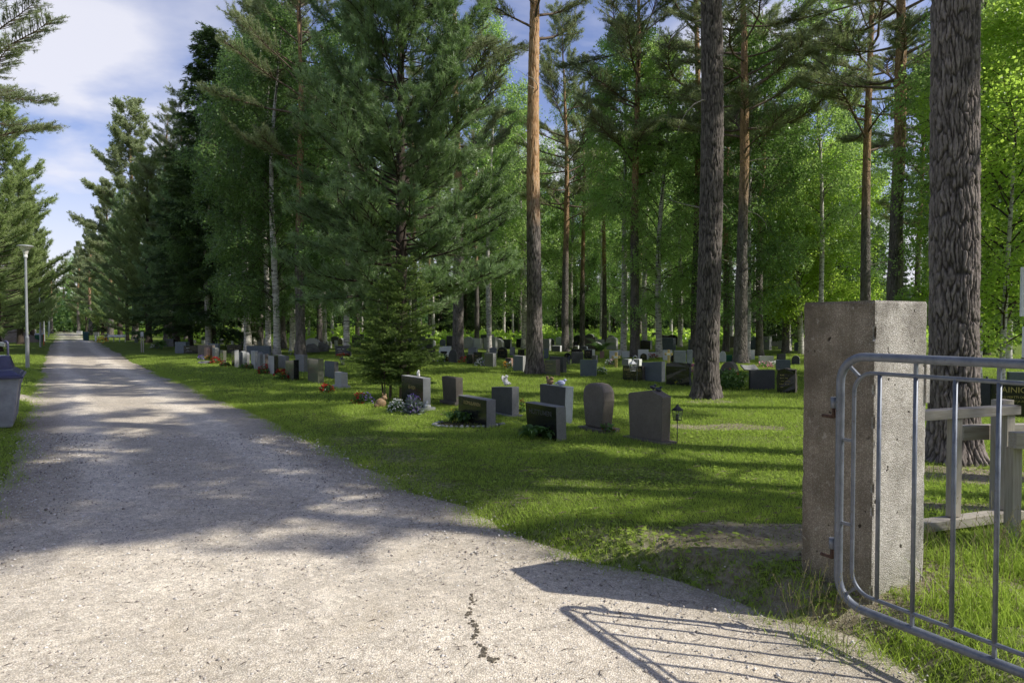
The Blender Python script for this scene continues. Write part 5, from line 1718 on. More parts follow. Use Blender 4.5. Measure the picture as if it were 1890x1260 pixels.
for (px, py, h, s_, lab) in ((632, 673, .0, .85, 'small black lantern standing in the lawn behind the blue headstone'), (1821, 742, .25, .8, 'small black lantern between the near trunk and the gold lettered stone'),
                             (1051, 677, .1, .8, 'dark lantern hanging low before the small black round headstone'), (536, 655, 0, .9, 'silvery lantern behind the grey headstone by the straight pine')):
    x, y, z = G(px, py); o = thing('grave_lantern', lab, 'lantern', (x, y, z), random.random())
    if h: mb = MB(); mb.tube([(0, 0, -.05), (0, 0, h)], .006, 6); mb.build('stake', M['dark_metal'], o)
    lantern_geo(o, s_ * (1.0 if y < 20 else 1.2), 'dark_metal' if 'silvery' not in lab else 'galv', h)


# ------------------------------------------------------------------ small figures on the stones
def on_top(root, f, dz=0.0):
    t_ = Vector(root['top'])
    return t_ + rdir * f + Vector((0, 0, dz))


def place_blob(name, ells, mat, loc, rz, label, cat, vox=.005, s=1.0):
    me = blob_mesh(name, [(e[0] * s, e[1] * s, e[2] * s, e[3] * s, e[4] * s, e[5] * s) + tuple(e[6:]) for e in ells], vox * s)
    o = link(name, me, M[mat], loc=loc, rot=(0, 0, rz))
    return tag(o, label, cat)


angel = [(0, 0, .05, .045, .04, .055), (0, .0, .10, .03, .028, .035), (0, -.015, .145, .026, .026, .028), (.0, .035, .10, .07, .012, .05), (-.055, .03, .13, .03, .012, .045, .4), (.055, .03, .13, .03, .012, .045, -.4), (0, -.04, .05, .03, .04, .018), (.03, -.035, .03, .018, .05, .02), (-.03, -.035, .03, .018, .05, .02)]
place_blob('angel_figurine', angel, 'white_ceramic', on_top(s_angel, -.03), 1.0, 'white seated angel figurine on the dark grey headstone', 'figurine', s=1.05)
swan = [(0, 0, .035, .03, .05, .035), (0, -.035, .065, .012, .012, .04), (0, -.045, .10, .015, .02, .015), (0, .02, .075, .03, .03, .03), (.01, .03, .11, .016, .016, .02)]
place_blob('swan_figurine', swan, 'white_ceramic', on_top(s_swan, -.12), .4, 'small white figurine pair on the black polished headstone', 'figurine', s=1.0)
squirrel = [(0, 0, .04, .035, .04, .045), (0, -.02, .085, .022, .028, .024), (0, -.04, .082, .012, .015, .012), (-.012, -.01, .108, .006, .006, .012), (.012, -.01, .108, .006, .006, .012), (0, .045, .05, .02, .02, .05), (0, .055, .095, .022, .024, .028), (0, -.035, .045, .015, .02, .012)]
place_blob('squirrel_figurine', squirrel, 'brown_ceramic', on_top(s_squir, .14), .9, 'brown squirrel figurine on the blue grey headstone', 'figurine', s=1.15)
place_blob('dove_figurine', [(0, 0, .035, .035, .05, .03), (0, -.045, .075, .018, .02, .02), (0, -.03, .055, .018, .022, .025), (0, .06, .035, .022, .03, .012), (0, -.068, .073, .005, .010, .005), (.02, .01, .05, .012, .045, .025), (-.02, .01, .05, .012, .045, .025)], 'bluish_ceramic', on_top(s_squir, -.14), 1.4,
           'pale blue dove figurine on the blue grey headstone', 'figurine', s=1.2)
bird = [(0, 0, .04, .025, .045, .026, 0, .35), (0, -.035, .068, .016, .018, .017), (0, -.055, .066, .004, .012, .004), (0, .055, .02, .012, .035, .007, 0, .35), (0, -.01, .012, .006, .006, .016)]
u_, n_ = tdirs(56)
wloc = Vector(s_bird['top'])
place_blob('bird_figurine', bird, 'bird_bronze', wloc - u_ * .06 - Vector((0, 0, .012)), 1.8, 'left dark bronze bird on the pointed headstone', 'figurine', s=1.0)
place_blob('bird_figurine', bird, 'bird_bronze', wloc - u_ * .16 - Vector((0, 0, .03)), .9, 'right dark bronze bird on the pointed headstone', 'figurine', s=1.0)
x, y, z = G(788, 757)
place_blob('rabbit_figurine', [(0, 0, .05, .05, .04, .05), (0, -.01, .11, .028, .026, .03), (.05, 0, .04, .04, .03, .035), (-.012, 0, .15, .008, .008, .03), (.012, 0, .15, .008, .008, .03)], 'white_ceramic', (x, y, z + .03), .5, 'white animal figurine at the foot of the black polished headstone', 'figurine', s=.9)
x, y, z = G(703, 752)
place_blob('stone_animal', [(0, 0, .10, .10, .07, .10), (.06, 0, .20, .05, .045, .05), (.09, 0, .25, .02, .02, .03), (-.06, 0, .06, .07, .06, .06), (.03, -.03, .27, .012, .012, .03), (.09, -.02, .19, .03, .025, .025)], 'brown_ceramic', (x, y, z - .02), .3, 'grey brown animal statue at the foot of the young spruce', 'statue', .008)
x, y, z = G(1080, 693)
mb = MB(); mb.lathe([(.001, 0), (.03, 0), (.035, .1), (.022, .16), (.03, .2), (.001, .19)], 12)
tag(mb.build('grave_vase', m_plain('blue glaze', (.05, .10, .2), .3), loc=(x, y - .1, z)), 'small blue vase at the foot of the wide navy headstone', 'vase')


# ------------------------------------------------------------------ flowers and bedding plants
def petals_mesh(name, cen, rng, r):
    n = len(cen); Vs = []; Fs = []; Ts = []
    for i in range(n):
        up = nrm(rng.normal(size=3) * .5 + np.array([0, -.3, .8]))
        a = nrm(np.cross(up, rng.normal(size=3))); b = np.cross(up, a)
        k = 6
        c0 = len(Vs) and sum(len(v) for v in Vs)
        ring = [cen[i]]
        for j in range(k):
            an = 2 * PI * j / k; rr = r * (.8 + .4 * rng.random()) * (1 if j % 2 else .55)
            ring.append(cen[i] + (a * math.cos(an) + b * math.sin(an)) * rr + up * r * .25)
        Vs.append(np.array(ring)); Fs += [(c0, c0 + 1 + j, c0 + 1 + (j + 1) % k) for j in range(k)]; Ts += list(.4 + .6 * rng.random(k + 1))
    return np_mesh(name, np.concatenate(Vs), np.array(Fs), np.array(Ts))


def flowers(px, py, w_, h_, petal, label, nfl=60, nl=500, seed=1, leafm='plant_leaves', petal2=None, r=.018, name='flower_clump', leaf=.05, rise=0.0):
    rng = np.random.default_rng(seed)
    x, y, z = G(px, py)
    o = thing(name, label, 'flowers', (x, y, z))
    d = nrm(rng.normal(size=(nl, 3))) * rng.random((nl, 1)) ** .4; d[:, 2] = np.abs(d[:, 2])
    p = d * np.array([w_ / 2, w_ / 2.6, h_ * .85]) + np.array([0, 0, .01 + rise])
    link('leaves', leaves_mesh('leaves', p, rng, leaf, np.clip(.1 + .6 * d[:, 2] + .2 * rng.random(nl), 0, 1), -.2), M[leafm], o)
    for i, pm in enumerate([petal] + ([petal2] if petal2 else [])):
        q = nrm(rng.normal(size=(nfl, 3)) + np.array([0, -.3, .7])); q[:, 2] = np.abs(q[:, 2])
        if petal2: q[:, 0] = q[:, 0] * .7 + (.35 if i else -.35)
        q = q * (.85 + .25 * rng.random((nfl, 1)))
        c_ = q * np.array([w_ / 2, w_ / 2.6, h_]) + np.array([0, 0, rise])
        link('blossoms', petals_mesh('blossoms', c_, rng, r), M[pm], o)
    return o


flowers(603, 724, .34, .2, 'red_petal', 'deep red begonias in front of the small pale headstone', 70, 300, 1, r=.026)
flowers(670, 744, .40, .22, 'red_petal', 'red and purple flower mound left of the stone animal at the young spruce', 60, 420, 2, petal2='purple_petal', r=.022)
flowers(733, 760, .34, .22, 'white_petal', 'white hydrangea blossoms between the spruce and the black polished headstone', 150, 300, 3, r=.022)
flowers(762, 764, .36, .33, 'purple_petal', 'purple flowering plant with silvery leaves before the black polished headstone', 70, 420, 4, 'silver_leaves', r=.020, leaf=.07)
flowers(398, 671, .45, .26, 'red_petal', 'red flowers by the speckled grey headstone', 70, 200, 5, r=.04)
flowers(416, 676, .4, .2, 'red_petal', 'dark red flowers left of the cream ended headstone', 30, 220, 6, r=.035)
flowers(488, 690, .42, .28, 'red_petal', 'red flowers at the foot of the grey rough headstone', 60, 200, 7, r=.035)
flowers(519, 699, .45, .26, 'red_petal', 'red flowers before the polished headstone with black end', 70, 220, 8, r=.035)
flowers(372, 665, .4, .22, 'purple_petal', 'purple flowers in front of the long brownish wall', 40, 160, 9, r=.035)
flowers(386, 665, .35, .24, 'orange_petal', 'orange flowers before the reddish narrow headstone', 40, 160, 10, r=.03)
flowers(455, 680, .6, .2, 'red_petal', 'low green planting with red flowers before the round shouldered stone', 20, 400, 11, r=.03)
flowers(633, 657, .6, .13, 'red_petal', 'row of red blooms before the white lettered dark headstone', 50, 200, 12, r=.04)
flowers(1007, 689, .38, .2, 'white_petal', 'white and red flowers by the foot of the orange topped pine', 40, 260, 13, petal2='red_petal', r=.028)
flowers(1107, 691, .45, .24, 'white_petal', 'white flowers with one red bloom right of the wide navy headstone', 45, 260, 14, r=.03)
flowers(1128, 673, .45, .22, 'white_petal', 'white and pink flowers left of the wooden cross', 40, 200, 15, petal2='pink_petal', r=.032)
flowers(1067, 670, .3, .2, 'orange_petal', 'bright orange red flowers left of the wide navy headstone', 40, 120, 16, r=.035)
flowers(1255, 711, .34, .26, 'yellow_petal', 'yellow pansies in a black tray before the rough black headstone', 26, 160, 17, r=.03)
flowers(1279, 686, .28, .26, 'pink_petal', 'pink flower cluster tucked against the left of the dark trunk', 60, 50, 18, r=.04)
flowers(1420, 677, .9, .2, 'pink_petal', 'pink and white flowers before the cream flared headstone', 50, 300, 19, petal2='white_petal', r=.035)
flowers(937, 679, .4, .24, 'orange_petal', 'orange and white pansies before the plain blue grey headstone', 36, 180, 20, petal2='white_petal', r=.03)
flowers(893, 675, .6, .28, 'white_petal', 'white flower mound below the greenish polished headstone', 80, 260, 21, petal2='purple_petal', r=.035)
flowers(856, 669, .4, .25, 'red_petal', 'red flowers right of the thick grey brown pine', 50, 160, 22, r=.04)
flowers(833, 668, .5, .26, 'red_petal', 'crimson flowers in front of the dark rounded headstone', 50, 200, 23, r=.038)
flowers(820, 668, .6, .35, 'white_petal', 'leafy plant with white blooms before the white panelled headstone', 30, 400, 24, r=.04)
flowers(963, 762, .16, .24, 'red_petal', 'small orange red flowers behind the angel headstone', 16, 80, 25, r=.018)
flowers(1123, 799, .2, .14, 'red_petal', 'small red flowers behind the egg shaped headstone', 10, 90, 26, r=.014)
flowers(1202, 661, .6, .2, 'red_petal', 'red flowers at the foot of the low cream headstone', 40, 100, 27, r=.045)
flowers(288, 643, .7, .35, 'white_petal', 'white and purple flowers left of the dark rough headstone', 40, 220, 28, petal2='purple_petal', r=.05)
flowers(190, 632, .9, .45, 'orange_petal', 'brownish orange flowers left of the white bench', 60, 150, 29, r=.07)


def hosta(px, py, w_, h_, label, nleaf=60, seed=1, L=.20, wid=.055, mat='plant_leaves', name='hosta_plant', cat='plant', spots=((0, 0),)):
    rng = np.random.default_rng(seed)
    x, y, z = G(px, py); o = thing(name, label, cat, (x, y, z))
    Vs = []; Fs = []; Ts = []; off = 0
    for (ox, oy) in spots:
        for i in range(nleaf):
            az = rng.random() * 6.283; e = .5 + .9 * rng.random(); l = L * (.7 + .6 * rng.random()); wd = wid * (.7 + .6 * rng.random())
            dh = np.array([math.cos(az), math.sin(az), 0]); sd = np.array([-math.sin(az), math.cos(az), 0])
            stalk = h_ * (.35 + .35 * rng.random())
            p = np.array([ox, oy, 0]) + dh * .03 + np.array([0, 0, 0.0]); m = 7
            pts = []
            ang = e
            q = p + dh * stalk * .5 * math.cos(e) + np.array([0, 0, stalk])
            for k in range(m):
                pts.append(q.copy()); q = q + (dh * math.cos(ang) + np.array([0, 0, math.sin(ang)])) * l / m; ang -= .28 + .1 * rng.random()
            prof_ = [.12, .6, .95, 1, .85, .5, .05]
            tt = np.clip(.2 + .5 * rng.random() + .2 * (e > 1), 0, 1)
            for k in range(m):
                cup = np.array([0, 0, wd * .25 * prof_[k]])
                Vs += [pts[k] - sd * wd / 2 * prof_[k] + cup, pts[k], pts[k] + sd * wd / 2 * prof_[k] + cup]; Ts += [tt + .3, tt - .15, tt + .3]
            for k in range(m - 1):
                a0 = off + k * 3
                Fs += [(a0, a0 + 1, a0 + 4, a0 + 3), (a0 + 1, a0 + 2, a0 + 5, a0 + 4)]
            off += m * 3
            # stalk
            Vs += [p - sd * .003, p + sd * .003, pts[0] + sd * .003, pts[0] - sd * .003]; Ts += [.1, .1, .3, .3]; Fs.append((off, off + 1, off + 2, off + 3)); off += 4
    me = np_mesh('leaves', np.array(Vs), np.array(Fs), np.clip(np.array(Ts), 0, 1), smooth=True)
    link('leaves', me, M[mat], o)
    return o


o = hosta(862, 783, .7, .2, 'hosta bed with striped leaves in front of the low gold named black headstone', 34, 3, .15, .05, spots=((-.22, .08), (0, 0), (.16, .05), (.3, -.02), (-.1, .12), (.05, .15)), name='hosta_bed')
flowers(836, 782, .12, .27, 'yellow_petal', 'yellow blossom spikes at the left of the hosta bed', 26, 40, 31, r=.012)
hosta(877, 757, .8, .22, 'light green hosta clump behind the low gold named black headstone', 44, 4, .18, .045, spots=((-.15, 0), (.1, .05), (.3, .0)), name='hosta_clump')
hosta(1345, 716, .8, .5, 'dense green shrub in front of the round topped brown headstone', 60, 6, .12, .05, spots=((-.2, 0), (0, .1), (.2, 0), (.3, .1)), name='green_shrub')
flowers(1346, 719, .75, .62, 'red_petal', 'leafy green bush with a few dark red blooms right of the dark trunk', 6, 900, 33, r=.03, leaf=.06)
hosta(990, 812, .5, .15, 'broad curling leaves and fern before the faintly named black headstone', 22, 8, .22, .07, spots=((-.05, 0), (.12, .05)), name='broad_leaf_plant')
hosta(298, 645, .8, .5, 'bright fern like clump beside the dark thick pine on the left', 50, 12, .5, .08, name='fern_clump')


def fern(px, py, n, L, label, seed):
    rng = np.random.default_rng(seed); x, y, z = G(px, py); o = thing('fern', label, 'plant', (x, y, z))
    Vs = []; Fs = []; Ts = []
    for i in range(n):
        az = rng.random() * 6.283; e = 1.0 + .4 * rng.random(); l = L * (.7 + .5 * rng.random()); dh = np.array([math.cos(az), math.sin(az), 0]); sd = np.array([-math.sin(az), math.cos(az), 0])
        q = np.zeros(3); ang = e
        for k in range(16):
            d_ = dh * math.cos(ang) + np.array([0, 0, math.sin(ang)]); q = q + d_ * l / 16; ang -= .1
            pw = l * .28 * math.sin(PI * min(1, (k + 1.5) / 17)) ** .8
            for sg in (-1, 1):
                tip = q + sd * sg * pw + d_ * pw * .35 - np.array([0, 0, pw * .15]); b0 = len(Vs)
                Vs += [q - d_ * l * .016, q + d_ * l * .016, tip]; Fs.append((b0, b0 + 1, b0 + 2)); Ts += [.35, .5, .7]
    link('fronds', np_mesh('fronds', np.array(Vs), np.array(Fs), np.array(Ts)), M['plant_leaves'], o)


fern(974, 806, 13, .34, 'dark green fern at the left foot of the faintly named black headstone', 5)
fern(1108, 650, 12, 1.3, 'bright fern fan behind the pinkish beige headstone', 6)

# stones edging the hosta bed: each a thing
gx, gy, gz = G(862, 783)
rk = random.Random(4)
first = None
for i in range(24):
    a_ = PI * .80 + PI * 1.15 * i / 23
    sx, sy = gx + .53 * math.cos(a_) + .03, gy - .04 + .34 * math.sin(a_)
    bm = bmesh.new(); bmesh.ops.create_icosphere(bm, subdivisions=2, radius=1)
    ex_, ey_, ez_ = rk.uniform(.025, .045), rk.uniform(.02, .035), rk.uniform(.016, .028)
    for v in bm.verts:
        c = v.co * (1 + .2 * mnoise.noise(v.co * 1.5 + Vector((i * 3, 0, 0)))); v.co = Vector((c.x * ex_, c.y * ey_, c.z * ez_))
    me = bpy.data.meshes.new('edging_stone'); bm.to_mesh(me); bm.free(); me.polygons.foreach_set('use_smooth', [True] * len(me.polygons))
    tag(link('edging_stone', me, M['light_granite' if i % 3 else 'grey_granite'], loc=(sx, sy, TZ(sx, sy) + .022), rot=(0, 0, rk.random() * 3)), 'small pale cobble edging the hosta bed', 'stone', 'cobbles edging the hosta bed')
mb = MB(); mb.lathe([(.001, .02), (.3, .018), (.45, .012), (.53, -.01)], 24)
o = mb.build('flower_bed_soil', M['soil'], loc=(gx + .03, gy - .02, gz + .01)); o.scale = (1, .66, 1); tag(o, 'dark soil of the hosta bed inside the cobble edging', 'soil', kind='stuff')

# ------------------------------------------------------------------ concrete gate pillar
Nn = at_depth(1608, 1120, 3.55); PN = Vector((Nn[0], 3.55, 0))
ga = R(60)
uL = Vector((-math.cos(ga), math.sin(ga), 0)); uR = Vector((math.sin(ga), math.cos(ga), 0))


def solve_w(P0, dv, px):
    k = at_depth(px, 900, 1.0)[0]; return (k * P0.y - P0.x) / (dv.x - k * dv.y)


wL = solve_w(PN, uL, 1479); wR = solve_w(PN, uR, 1708)
ztop = at_depth(1612, 554, 3.55)[2]
print('PILLAR', PN, wL, wR, ztop)
root = thing('gate_pillar', 'square exposed aggregate concrete gate pillar at the road edge', 'pillar', (PN.x, PN.y, 0), 0)
nU, nV, nZ = 34, 38, 130
loop = [(uL * (wL * (1 - i / nU))) for i in range(nU)] + [(uR * (wR * i / nV)) for i in range(nV)] + [(uR * wR + uL * (wL * i / nU)) for i in range(nU)] + [(uL * wL + uR * (wR * (1 - i / nV))) for i in range(nV)]
cen_ = (uL * wL + uR * wR) / 2
zz_ = np.linspace(-.25, ztop, nZ)
vs = []
corner_idx = {0, nU, nU + nV, 2 * nU + nV}
mL = len(loop)
for z in zz_:
    for i, p in enumerate(loop):
        q = Vector((p.x, p.y, z))
        dmin = min(min(abs(i - c), mL - abs(i - c)) for c in corner_idx)
        out_ = (p - cen_).normalized()
        n1 = mnoise.fractal(Vector((q.x * 9 + 5, q.y * 9, z * 9)), 1, 2, 4) * .0022
        n2 = mnoise.noise(Vector((q.x * 40, q.y * 40, z * 40))) * .0013
        chip = max(0, mnoise.noise(Vector((i * .01 + 3, 0, z * 14))) - .12) * .03 if dmin == 0 else 0
        rnd = (.006 if dmin == 0 else (.0015 if dmin == 1 else 0)) + chip
        et = max(0, (z - (ztop - .012)) / .012); rnd += .006 * et ** 2
        q -= out_ * (rnd - n1 - n2)
        vs.append(q)
fs = []
for k in range(nZ - 1):
    for i in range(mL):
        j = (i + 1) % mL
        fs.append((k * mL + i, k * mL + j, (k + 1) * mL + j, (k + 1) * mL + i))
vs.append(cen_ + Vector((0, 0, ztop + .004))); ci = len(vs) - 1
for i in range(mL): fs.append(((nZ - 1) * mL + i, (nZ - 1) * mL + (i + 1) % mL, ci))
me = bpy.data.meshes.new('shaft'); me.from_pydata(vs, [], fs); me.update()
bm = bmesh.new(); bm.from_mesh(me); bmesh.ops.recalc_face_normals(bm, faces=bm.faces); bm.to_mesh(me); bm.free()
link('shaft', me, M['concrete'], root)
me.materials.append(M['concrete_brown'])
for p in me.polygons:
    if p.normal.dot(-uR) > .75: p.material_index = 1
# vertical rectangular iron plate set on the right face edge
mb = MB(); pz = PN * 0 + uR * (wR * .985) + Vector((0, 0, 1.29)); mb.box(pz - uL * .004, (.035, .012, .26), math.atan2(uR.y, uR.x)); mb.build('side_rib', M['concrete'], root)

# ------------------------------------------------------------------ tubular gate
hz = Vector((at_depth(1549, 900, 3.43)[0], 3.43, 0))
gd = Vector((math.cos(R(60)), -math.sin(R(60)), 0))       # towards the camera, along the road direction
gd = Vector((.485, -.875, 0)).normalized()
zt_, zb_ = at_depth(1580, 657, 3.40)[2], at_depth(1562, 1112, 3.40)[2]
GL = 3.0
root = thing('tubular_gate', 'blue grey painted tubular steel gate swung open beside the pillar', 'gate', (hz.x, hz.y, 0), 0)


def gp(s, z): return gd * s + Vector((0, 0, z))


def rrect(s0, s1, z0, z1, r, k=8):
    P = []
    for (cx_, cz_, a0) in ((s0 + r, z1 - r, PI), (s1 - r, z1 - r, PI / 2), (s1 - r, z0 + r, 0), (s0 + r, z0 + r, -PI / 2)):
        for i in range(k + 1):
            a = a0 - PI / 2 * i / k
            P.append((cx_ + r * math.cos(a), cz_ + r * math.sin(a)))
    return P + [P[0], P[1]]


P1 = rrect(0, GL, zb_ - .0, zt_, .13)
mb = MB(); mb.tube([gp(s, z) for s, z in P1], .0205, 14, caps=False); mb.build('outer_frame', M['gate'], root)
P2 = rrect(.075, GL - .075, zb_ + .075, zt_ - .077, .10)
mb = MB(); mb.tube([gp(s, z) for s, z in P2], .0098, 10, caps=False); mb.build('inner_frame', M['gate'], root)


def s_of(px, py):
    k = at_depth(px, py, 1.0)[0]; return (k * hz.y - hz.x) / (gd.x - k * gd.y)


bars = [s_of(1621, 900), s_of(1686, 900), s_of(1759, 900), s_of(1841, 900)]
stp = (bars[3] - bars[0]) / 3
print('GATE', bars, zt_, zb_, hz)
bars = [bars[0] + i * stp for i in range(int((GL - .12 - bars[0]) / stp) + 1)]
for i, s_ in enumerate(bars):
    mb = MB(); mb.tube([gp(s_, zb_ + .075), gp(s_, zt_ - .077)], .0098, 10); mb.build('bar', M['gate'], root)
    if i % 2 == 1:
        mb = MB(); mb.bar(gp(s_, zt_ - .018), gp(s_, zt_ - .070), .014, .014, up=gd); mb.build('spacer', M['gate'], root)
        mb = MB(); mb.bar(gp(s_, zb_ + .018), gp(s_, zb_ + .068), .014, .014, up=gd); mb.build('spacer', M['gate'], root)
for z in (1.02, .60):
    mb = MB(); mb.bar(gp(.018, z), gp(.068, z), .014, .014); mb.build('spacer', M['gate'], root)
for (z1, z2, s1, s2) in ((zt_ - .05, zt_ - .095, .05, .10), (zb_ + .055, zb_ + .10, .05, .10)):
    mb = MB(); mb.bar(gp(s1, z1), gp(s2, z2), .014, .014); mb.build('spacer', M['gate'], root)
for py_h in (744, 1004):
    zh = at_depth(1533, py_h, 3.45)[2]
    mb = MB(); mb.tube([gp(-.036, zh - .025), gp(-.036, zh + .03)], .016, 12); mb.box(gp(-.02, zh), (.03, .014, .04), math.atan2(gd.y, gd.x)); hg = mb.build('hinge', M['gate'], root)
    mb = MB(); mb.tube([gp(-.036, zh - .075), gp(-.036, zh - .024)], .009, 10); mb.tube([gp(-.036, zh - .07), gp(-.10, zh - .07)], .009, 8); mb.build('hinge_pin', M['rust'], hg)


# ------------------------------------------------------------------ weathered timber rack behind the pillar
def board(name, a, b, w_, h_, parent, up=(0, 0, 1)):
    a = Vector(a); b = Vector(b); L = (b - a).length
    mb = MB(); nseg = max(2, int(L / .05)); rr = random.Random(int(L * 1000))
    ox = rr.uniform(-30, 30)
    mb.box((ox, 0, 0), (L, w_, h_))
    me = mb.mesh(name, .003, 1)
    o = bpy.data.objects.new(name, me); C.objects.link(o); me.materials.append(M['wood'])
    d = (b - a).normalized(); upv = Vector(up); y_ = upv.cross(d).normalized(); z_ = d.cross(y_)
    Mx = Matrix((d, y_, z_)).transposed().to_4x4(); Mx.translation = (a + b) / 2 - d * ox
    o.parent = parent
    o.matrix_local = Mx
    return o


A0 = Vector(at_depth(1690, 768, 4.62)); B0 = Vector(at_depth(1874, 754, 4.95))
zr = (A0.z + B0.z) / 2
d_ = (B0 - A0); d_.z = 0; dn = d_.normalized(); bk = Vector((-dn.y, dn.x, 0))
print('RACK', A0, B0)
root = thing('timber_frame', 'grey weathered timber frame of posts and rails behind the gate', 'timber frame', (0, 0, 0))
zl = at_depth(1800, 958, 4.8)[2]
board('top_rail', (A0.x - .1 * dn.x, A0.y - .1 * dn.y, zr), (B0.x, B0.y, zr), .085, .066, root)
eA = Vector(at_depth(1698, 965, 4.62)); eB = Vector(at_depth(1885, 950, 4.97))
board('bottom_rail', (A0.x - .1 * dn.x, A0.y - .1 * dn.y, zl), (B0.x + .03, B0.y, zl), .10, .066, root)


def rp(px):  # point on rack line at image column
    k = at_depth(px, 850, 1.0)[0]; s_ = (k * A0.y - A0.x) / (dn.x - k * dn.y); return A0 + dn * s_


p1 = rp(1761); p2 = rp(1858)
board('post', (p1.x, p1.y, zl + .038), (p1.x, p1.y, zr - .038), .055, .085, root, up=dn)
board('post', (p2.x, p2.y, zl + .038), (p2.x, p2.y, zr - .038), .055, .085, root, up=dn)
p3 = rp(1874) + bk * .10
board('rear_post', (p3.x, p3.y, TZ(p3.x, p3.y) - .1), (p3.x, p3.y, zr + .06), .09, .12, root, up=dn)
q1 = rp(1835) + bk * .16; zc1 = at_depth(1830, 803, 5.0)[2]
q2 = q1 + Vector((.92, -.38, 0)).normalized() * 1.8
board('cross_beam', (q1.x - .03, q1.y + .1, zc1), (q1.x + 1.6, q1.y + .35, zc1), .07, .11, root)
f1_ = Vector(at_depth(1868, 812, 4.4)); f2_ = f1_ + Vector((1.5, .1, 0))
board('front_beam', f1_, f2_, .07, .105, root)
f3 = f1_ + Vector((.055, .06, 0))
board('front_post', (f3.x, f3.y, TZ(f3.x, f3.y) - .1), (f3.x, f3.y, f3.z - .055), .06, .085, root, up=dn)
for pp in (1.3,):
    g_ = f1_ + Vector((pp, .10, 0)); board('front_post', (g_.x, g_.y, TZ(g_.x, g_.y) - .1), (g_.x, g_.y, f1_.z - .055), .06, .085, root, up=dn)

# sign boards at the right edge
sb = at_depth(1884, 540, 5.4); zt2 = at_depth(1884, 493, 5.4)[2]; zb2 = at_depth(1884, 584, 5.4)[2]
gz = TZ(sb[0] + .35, 5.4)
root = thing('notice_sign', 'white notice boards on a post at the right edge of the picture', 'sign', (sb[0] + .35, 5.4, gz), 0)
mb = MB(); mb.tube([(0, .035, -.1), (0, .035, zt2 - gz - .02)], .03, 10); mb.build('post', M['galv'], root)
mb = MB(); mb.box((0, 0, (zt2 + zb2) / 2 - gz), (.70, .02, zt2 - zb2)); mb.build('upper_board', M['white_paint'], root, bevel=.004)
zt3 = at_depth(1887, 603, 5.4)[2]; zb3 = at_depth(1887, 660, 5.4)[2]
mb = MB(); mb.box((.012, 0, (zt3 + zb3) / 2 - gz), (.68, .018, zt3 - zb3)); lb = mb.build('lower_board', M['white_paint'], root, bevel=.004)
mb = MB(); mb.box((.012, -.0115, (zt3 + zb3) / 2 - gz), (.66, .003, zt3 - zb3 - .02)); mb.build('panel', m_plain('violet panel', (.10, .07, .45), .5), lb)


# ------------------------------------------------------------------ street lamps
def lamp(x, y, H, label, first=None):
    z = TZ(x, y)
    if first is not None:
        o = copy_thing(first, (x, y, z), random.random() * 3, 1.0, label); return o
    o = thing('street_lamp', label, 'street lamp', (x, y, z), 0, 'street lamps along the left of the road')
    mb = MB(); mb.lathe([(.062, -.1), (.062, 1.05), (.066, 1.07), (.05, 1.10), (.046, 1.11)], 14); mb.build('lower_sleeve', M['lamp_metal'], o)
    mb = MB(); mb.lathe([(.043, 1.09), (.038, H - .42)], 14); mb.build('pole', M['lamp_metal'], o)
    mb = MB(); mb.lathe([(.045, H - .46), (.062, H - .44), (.062, H - .36), (.045, H - .34), (.001, H - .34)], 16); mb.build('collar', M['white_paint'], o)
    mb = MB(); mb.lathe([(.055, H - .36), (.075, H - .28), (.12, H - .17), (.19, H - .09), (.245, H - .055), (.25, H - .05)], 24)
    mb.build('shade', M['candle'], o)
    mb = MB(); mb.lathe([(.262, H - .058), (.27, H - .045), (.20, H - .015), (.08, H), (.001, H + .003)], 24); mb.build('cap', M['lamp_metal'], o)
    return o


lx1, ly1, _ = G(51, 678)
Hl = at_depth(60, 452, ly1)[2] - TZ(lx1, ly1)
L1 = lamp(lx1, ly1, Hl, 'nearest tall street lamp with conical head on the left lawn')
for i, (px, Yd) in enumerate(((75, 45.5), (82, 61), (90, 84), (91.5, 100), (93, 114))):
    lamp(tp(px, Yd), Yd, Hl, ['second street lamp from the camera left of the road', 'third street lamp from the camera left of the road', 'fourth street lamp from the camera left of the road', 'fifth street lamp from the camera left of the road', 'farthest street lamp left of the road'][i], L1)

# ------------------------------------------------------------------ wheeled waste bin, left
bx, by, bz = G(30, 777)
root = thing('waste_container', 'grey wheeled waste container with dark violet lid at the left edge', 'waste bin', (bx, by, bz), math.atan2(rdir.y, rdir.x))
# local +x runs along the road away from the camera, local -y faces the road; origin at the far road-side bottom corner
zl1 = at_depth(42, 688, by)[2] - bz; zl2 = at_depth(46, 672, by)[2] - bz
Lb, Db = 1.05, .78
fl = .10


def frust(x0, x1, y0, y1, z0, z1, f):
    vs = [(x0, y0, z0), (x1, y0, z0), (x1, y1, z0), (x0, y1, z0), (x0 - f, y0 - f, z1), (x1 + f, y0 - f, z1), (x1 + f, y1 + f, z1), (x0 - f, y1 + f, z1)]
    return vs, [(0, 3, 2, 1), (4, 5, 6, 7), (0, 1, 5, 4), (1, 2, 6, 5), (2, 3, 7, 6), (3, 0, 4, 7)]


